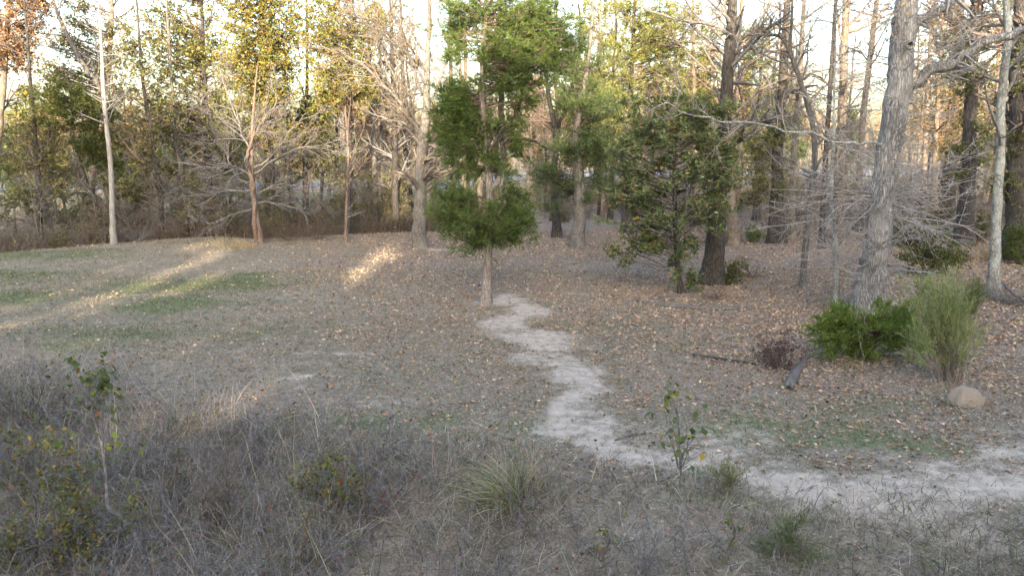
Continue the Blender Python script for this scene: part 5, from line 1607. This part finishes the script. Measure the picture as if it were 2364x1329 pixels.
for i, (lab, a, b_, blobs, n_) in enumerate([
        ('green and yellow leaved thicket shrub overhanging the shaded hollow', 110, 1200, [(60, 1010, 60, 40), (130, 1060, 70, 40), (60, 1110, 60, 40), (150, 1130, 60, 40), (200, 1080, 50, 30)], 42),
        ('low olive leaved shrub filling the bank below the shaded hollow', 100, 1322, [(60, 1240, 70, 45), (150, 1270, 80, 40), (40, 1300, 50, 30), (200, 1210, 60, 35)], 45),
        ('loose shrub with yellowing leaves on the bank beside the leaning sapling', 250, 1322, [(230, 1260, 70, 40), (300, 1180, 40, 40), (180, 1180, 50, 40)], 26),
        ('small orange and green leaved shrub among the red-leaved weeds', 770, 1200, [(760, 1080, 45, 30), (790, 1130, 50, 30), (730, 1120, 40, 30)], 30)]):
    leafy_bush(lab, a, b_, blobs, n_, .065, [(0.10, 0.13, 0.04), (0.14, 0.165, 0.045), (0.075, 0.10, 0.035), (0.19, 0.17, 0.05), (0.26, 0.15, 0.05), (0.15, 0.13, 0.07)], 480 + i, twig='twig_grey', name='yellowing_shrub', per=5, twigs=4, tl=(.12, .4), tall=.7, width=.6)

# ------------------------------------------------------------------ logs, mound, sticks, marker post
def log(label, pts, seed, bark='dead_wood', name='fallen_log', rough=.12, lift=.4, cat='log'):
    r = rs(seed)
    Q = np.array([gp(a, b_) for a, b_, _ in pts])
    R = np.array([w * mpp(q[1]) / 2 for (_, _, w), q in zip(pts, Q)])
    Q[:, 2] += R * lift
    P, Rr = smooth_poly(Q, R, len(pts) * 6)
    P[:, 2] = np.maximum(P[:, 2], height(P[:, 0], P[:, 1]) + Rr * lift)
    ends = np.concatenate([[P[0] - (P[1] - P[0]) * .05], P, [P[-1] + (P[-1] - P[-2]) * .05]])
    Rr = np.concatenate([[Rr[0] * .2], Rr, [Rr[-1] * .2]])
    g = Geo()
    ends[1:-1] += r.normal(size=(len(ends) - 2, 3)) * Rr[1:-1, None] * .18
    g.tubes(ends, Rr, 10, rough=rough * 1.4, rng=r)
    o0 = P[0].copy()
    o = bpy.data.objects.new(name, g.mesh(name, [M[bark]], o0))
    COL.objects.link(o)
    o.location = tuple(o0)
    tag(o, label, cat)


log('long half buried grey log lying in leaf litter by the leafy young oak', [(1470, 698, 9), (1540, 708, 12), (1620, 714, 13), (1735, 716, 10)], 500)
log('weathered broken branch stump jutting from litter beside the purplish bush', [(1822, 900, 22), (1835, 870, 20), (1858, 832, 11)], 501, lift=.8)
log('dark rotten branch lying beside the purplish bush', [(1600, 822, 9), (1670, 832, 10), (1745, 842, 6)], 502, 'dark_bark')
log('thin grey root running beside the long log', [(1500, 690, 7), (1570, 684, 8), (1640, 690, 5)], 503)
log('crooked bare stick leaning below the feathery weed', [(2150, 965, 4), (2165, 935, 5), (2195, 912, 4)], 504, name='fallen_stick', lift=1, cat='stick')
log('pale stick lying on the path near the thin sapling', [(1420, 1018, 4), (1455, 1006, 5), (1490, 1002, 4)], 505, name='fallen_stick', lift=1, cat='stick')
log('small dark stick across the pale dirt path', [(1880, 1080, 5), (1900, 1084, 4)], 506, 'dark_bark', name='fallen_stick', lift=1, cat='stick')
log('bleached stick in the weeds below the leaning sapling', [(150, 1318, 7), (220, 1324, 7), (300, 1340, 5)], 507, 'snag_bark', name='fallen_stick', lift=3, cat='stick')
log('pale fallen pole leaning through dead weeds beside the bare forked shrub', [(318, 1095, 6), (335, 1130, 7), (352, 1170, 5)], 508, 'snag_bark', name='fallen_stick', lift=3, cat='stick')
log('fallen limb in the wood behind the fountain of bare stems', [(820, 505, 6), (860, 497, 8), (885, 500, 5)], 509, 'dark_bark', lift=2)
log('tangled grey branch at the foot of the lichen-spotted trunk', [(2310, 660, 5), (2340, 690, 6), (2400, 730, 5)], 510, name='fallen_stick', lift=4, cat='stick')

m, nt, b = new_mat('sandy_soil')
gpos = N(nt, 'ShaderNodeNewGeometry')
nz = N(nt, 'ShaderNodeTexNoise', i_Scale=26.0, i_Detail=6.0, i_Roughness=.7)
nt.links.new(gpos.outputs[0], nz.inputs['Vector'])
nt.links.new(ramp(nt, nz.outputs[0], [(0.3, (0.19, 0.155, 0.12)), (0.7, (0.28, 0.235, 0.19))]), b.inputs['Base Color'])
bp = N(nt, 'ShaderNodeBump', i_Strength=.6, i_Distance=.02)
nt.links.new(nz.outputs[0], bp.inputs['Height'])
nt.links.new(bp.outputs[0], b.inputs['Normal'])
M['sand'] = m
p = gp(2245, 940)
sc0 = mpp(p[1])
r = rs(520)
u, v = np.meshgrid(np.linspace(0, 2 * np.pi, 41)[:-1], np.linspace(0, 1, 14))
rad = 50 * sc0 * (1 + .12 * np.sin(3 * u + 1) + .06 * np.sin(5 * u))
hh = 48 * sc0 * (1 - v ** 2.8)
V = np.stack([p[0] + rad * v * np.cos(u), p[1] + 0.22 + rad * .75 * v * np.sin(u), p[2] + hh - .05], -1)
V += np.stack([np.zeros_like(u)] * 2 + [(fbm(V[..., 0], V[..., 1], .12, 3) - .5) * .07], -1)
idx = np.arange(14 * 40).reshape(14, 40)
q = np.stack([idx[:-1], np.roll(idx[:-1], -1, 1), np.roll(idx[1:], -1, 1), idx[1:]], -1).reshape(-1, 4)[:, ::-1]
g = Geo()
g.add(V.reshape(-1, 3) - p, quad=q)
o = g.build('dirt_mound', [M['sand']])
o.location = tuple(p)
tag(o, 'smooth tan mound of bare sandy soil beside the feathery weed', 'mound')

# roadside marker post far behind
m, nt, b = new_mat('post_paint')
nz = N(nt, 'ShaderNodeTexNoise', i_Scale=5.0, i_Detail=4.0)
nt.links.new(ramp(nt, nz.outputs[0], [(0.3, (0.55, 0.53, 0.48)), (0.7, (0.72, 0.70, 0.66))]), b.inputs['Base Color'])
M['post'] = m
q0 = at(2010, 410, 101)
pz = np.array([q0[0], 101.0, float(height(q0[0], 101.0))])
t = thing('marker_post', pz, 'thin white marker post beside the far road', 'post')
g = Geo()
g.tubes(np.array([pz - [0, 0, .3], pz + [0, 0, 1.0], pz + [0, 0, 1.75]]), np.array([.06, .06, .05]), 8)
g.build('post', M['post'], t)
g = Geo()
g.tubes(np.array([pz + [0, 0, 1.75], pz + [0, 0, 1.8], pz + [0, 0, 1.84]]), np.array([.075, .07, .01]), 8)
g.build('cap', M['post'], t)
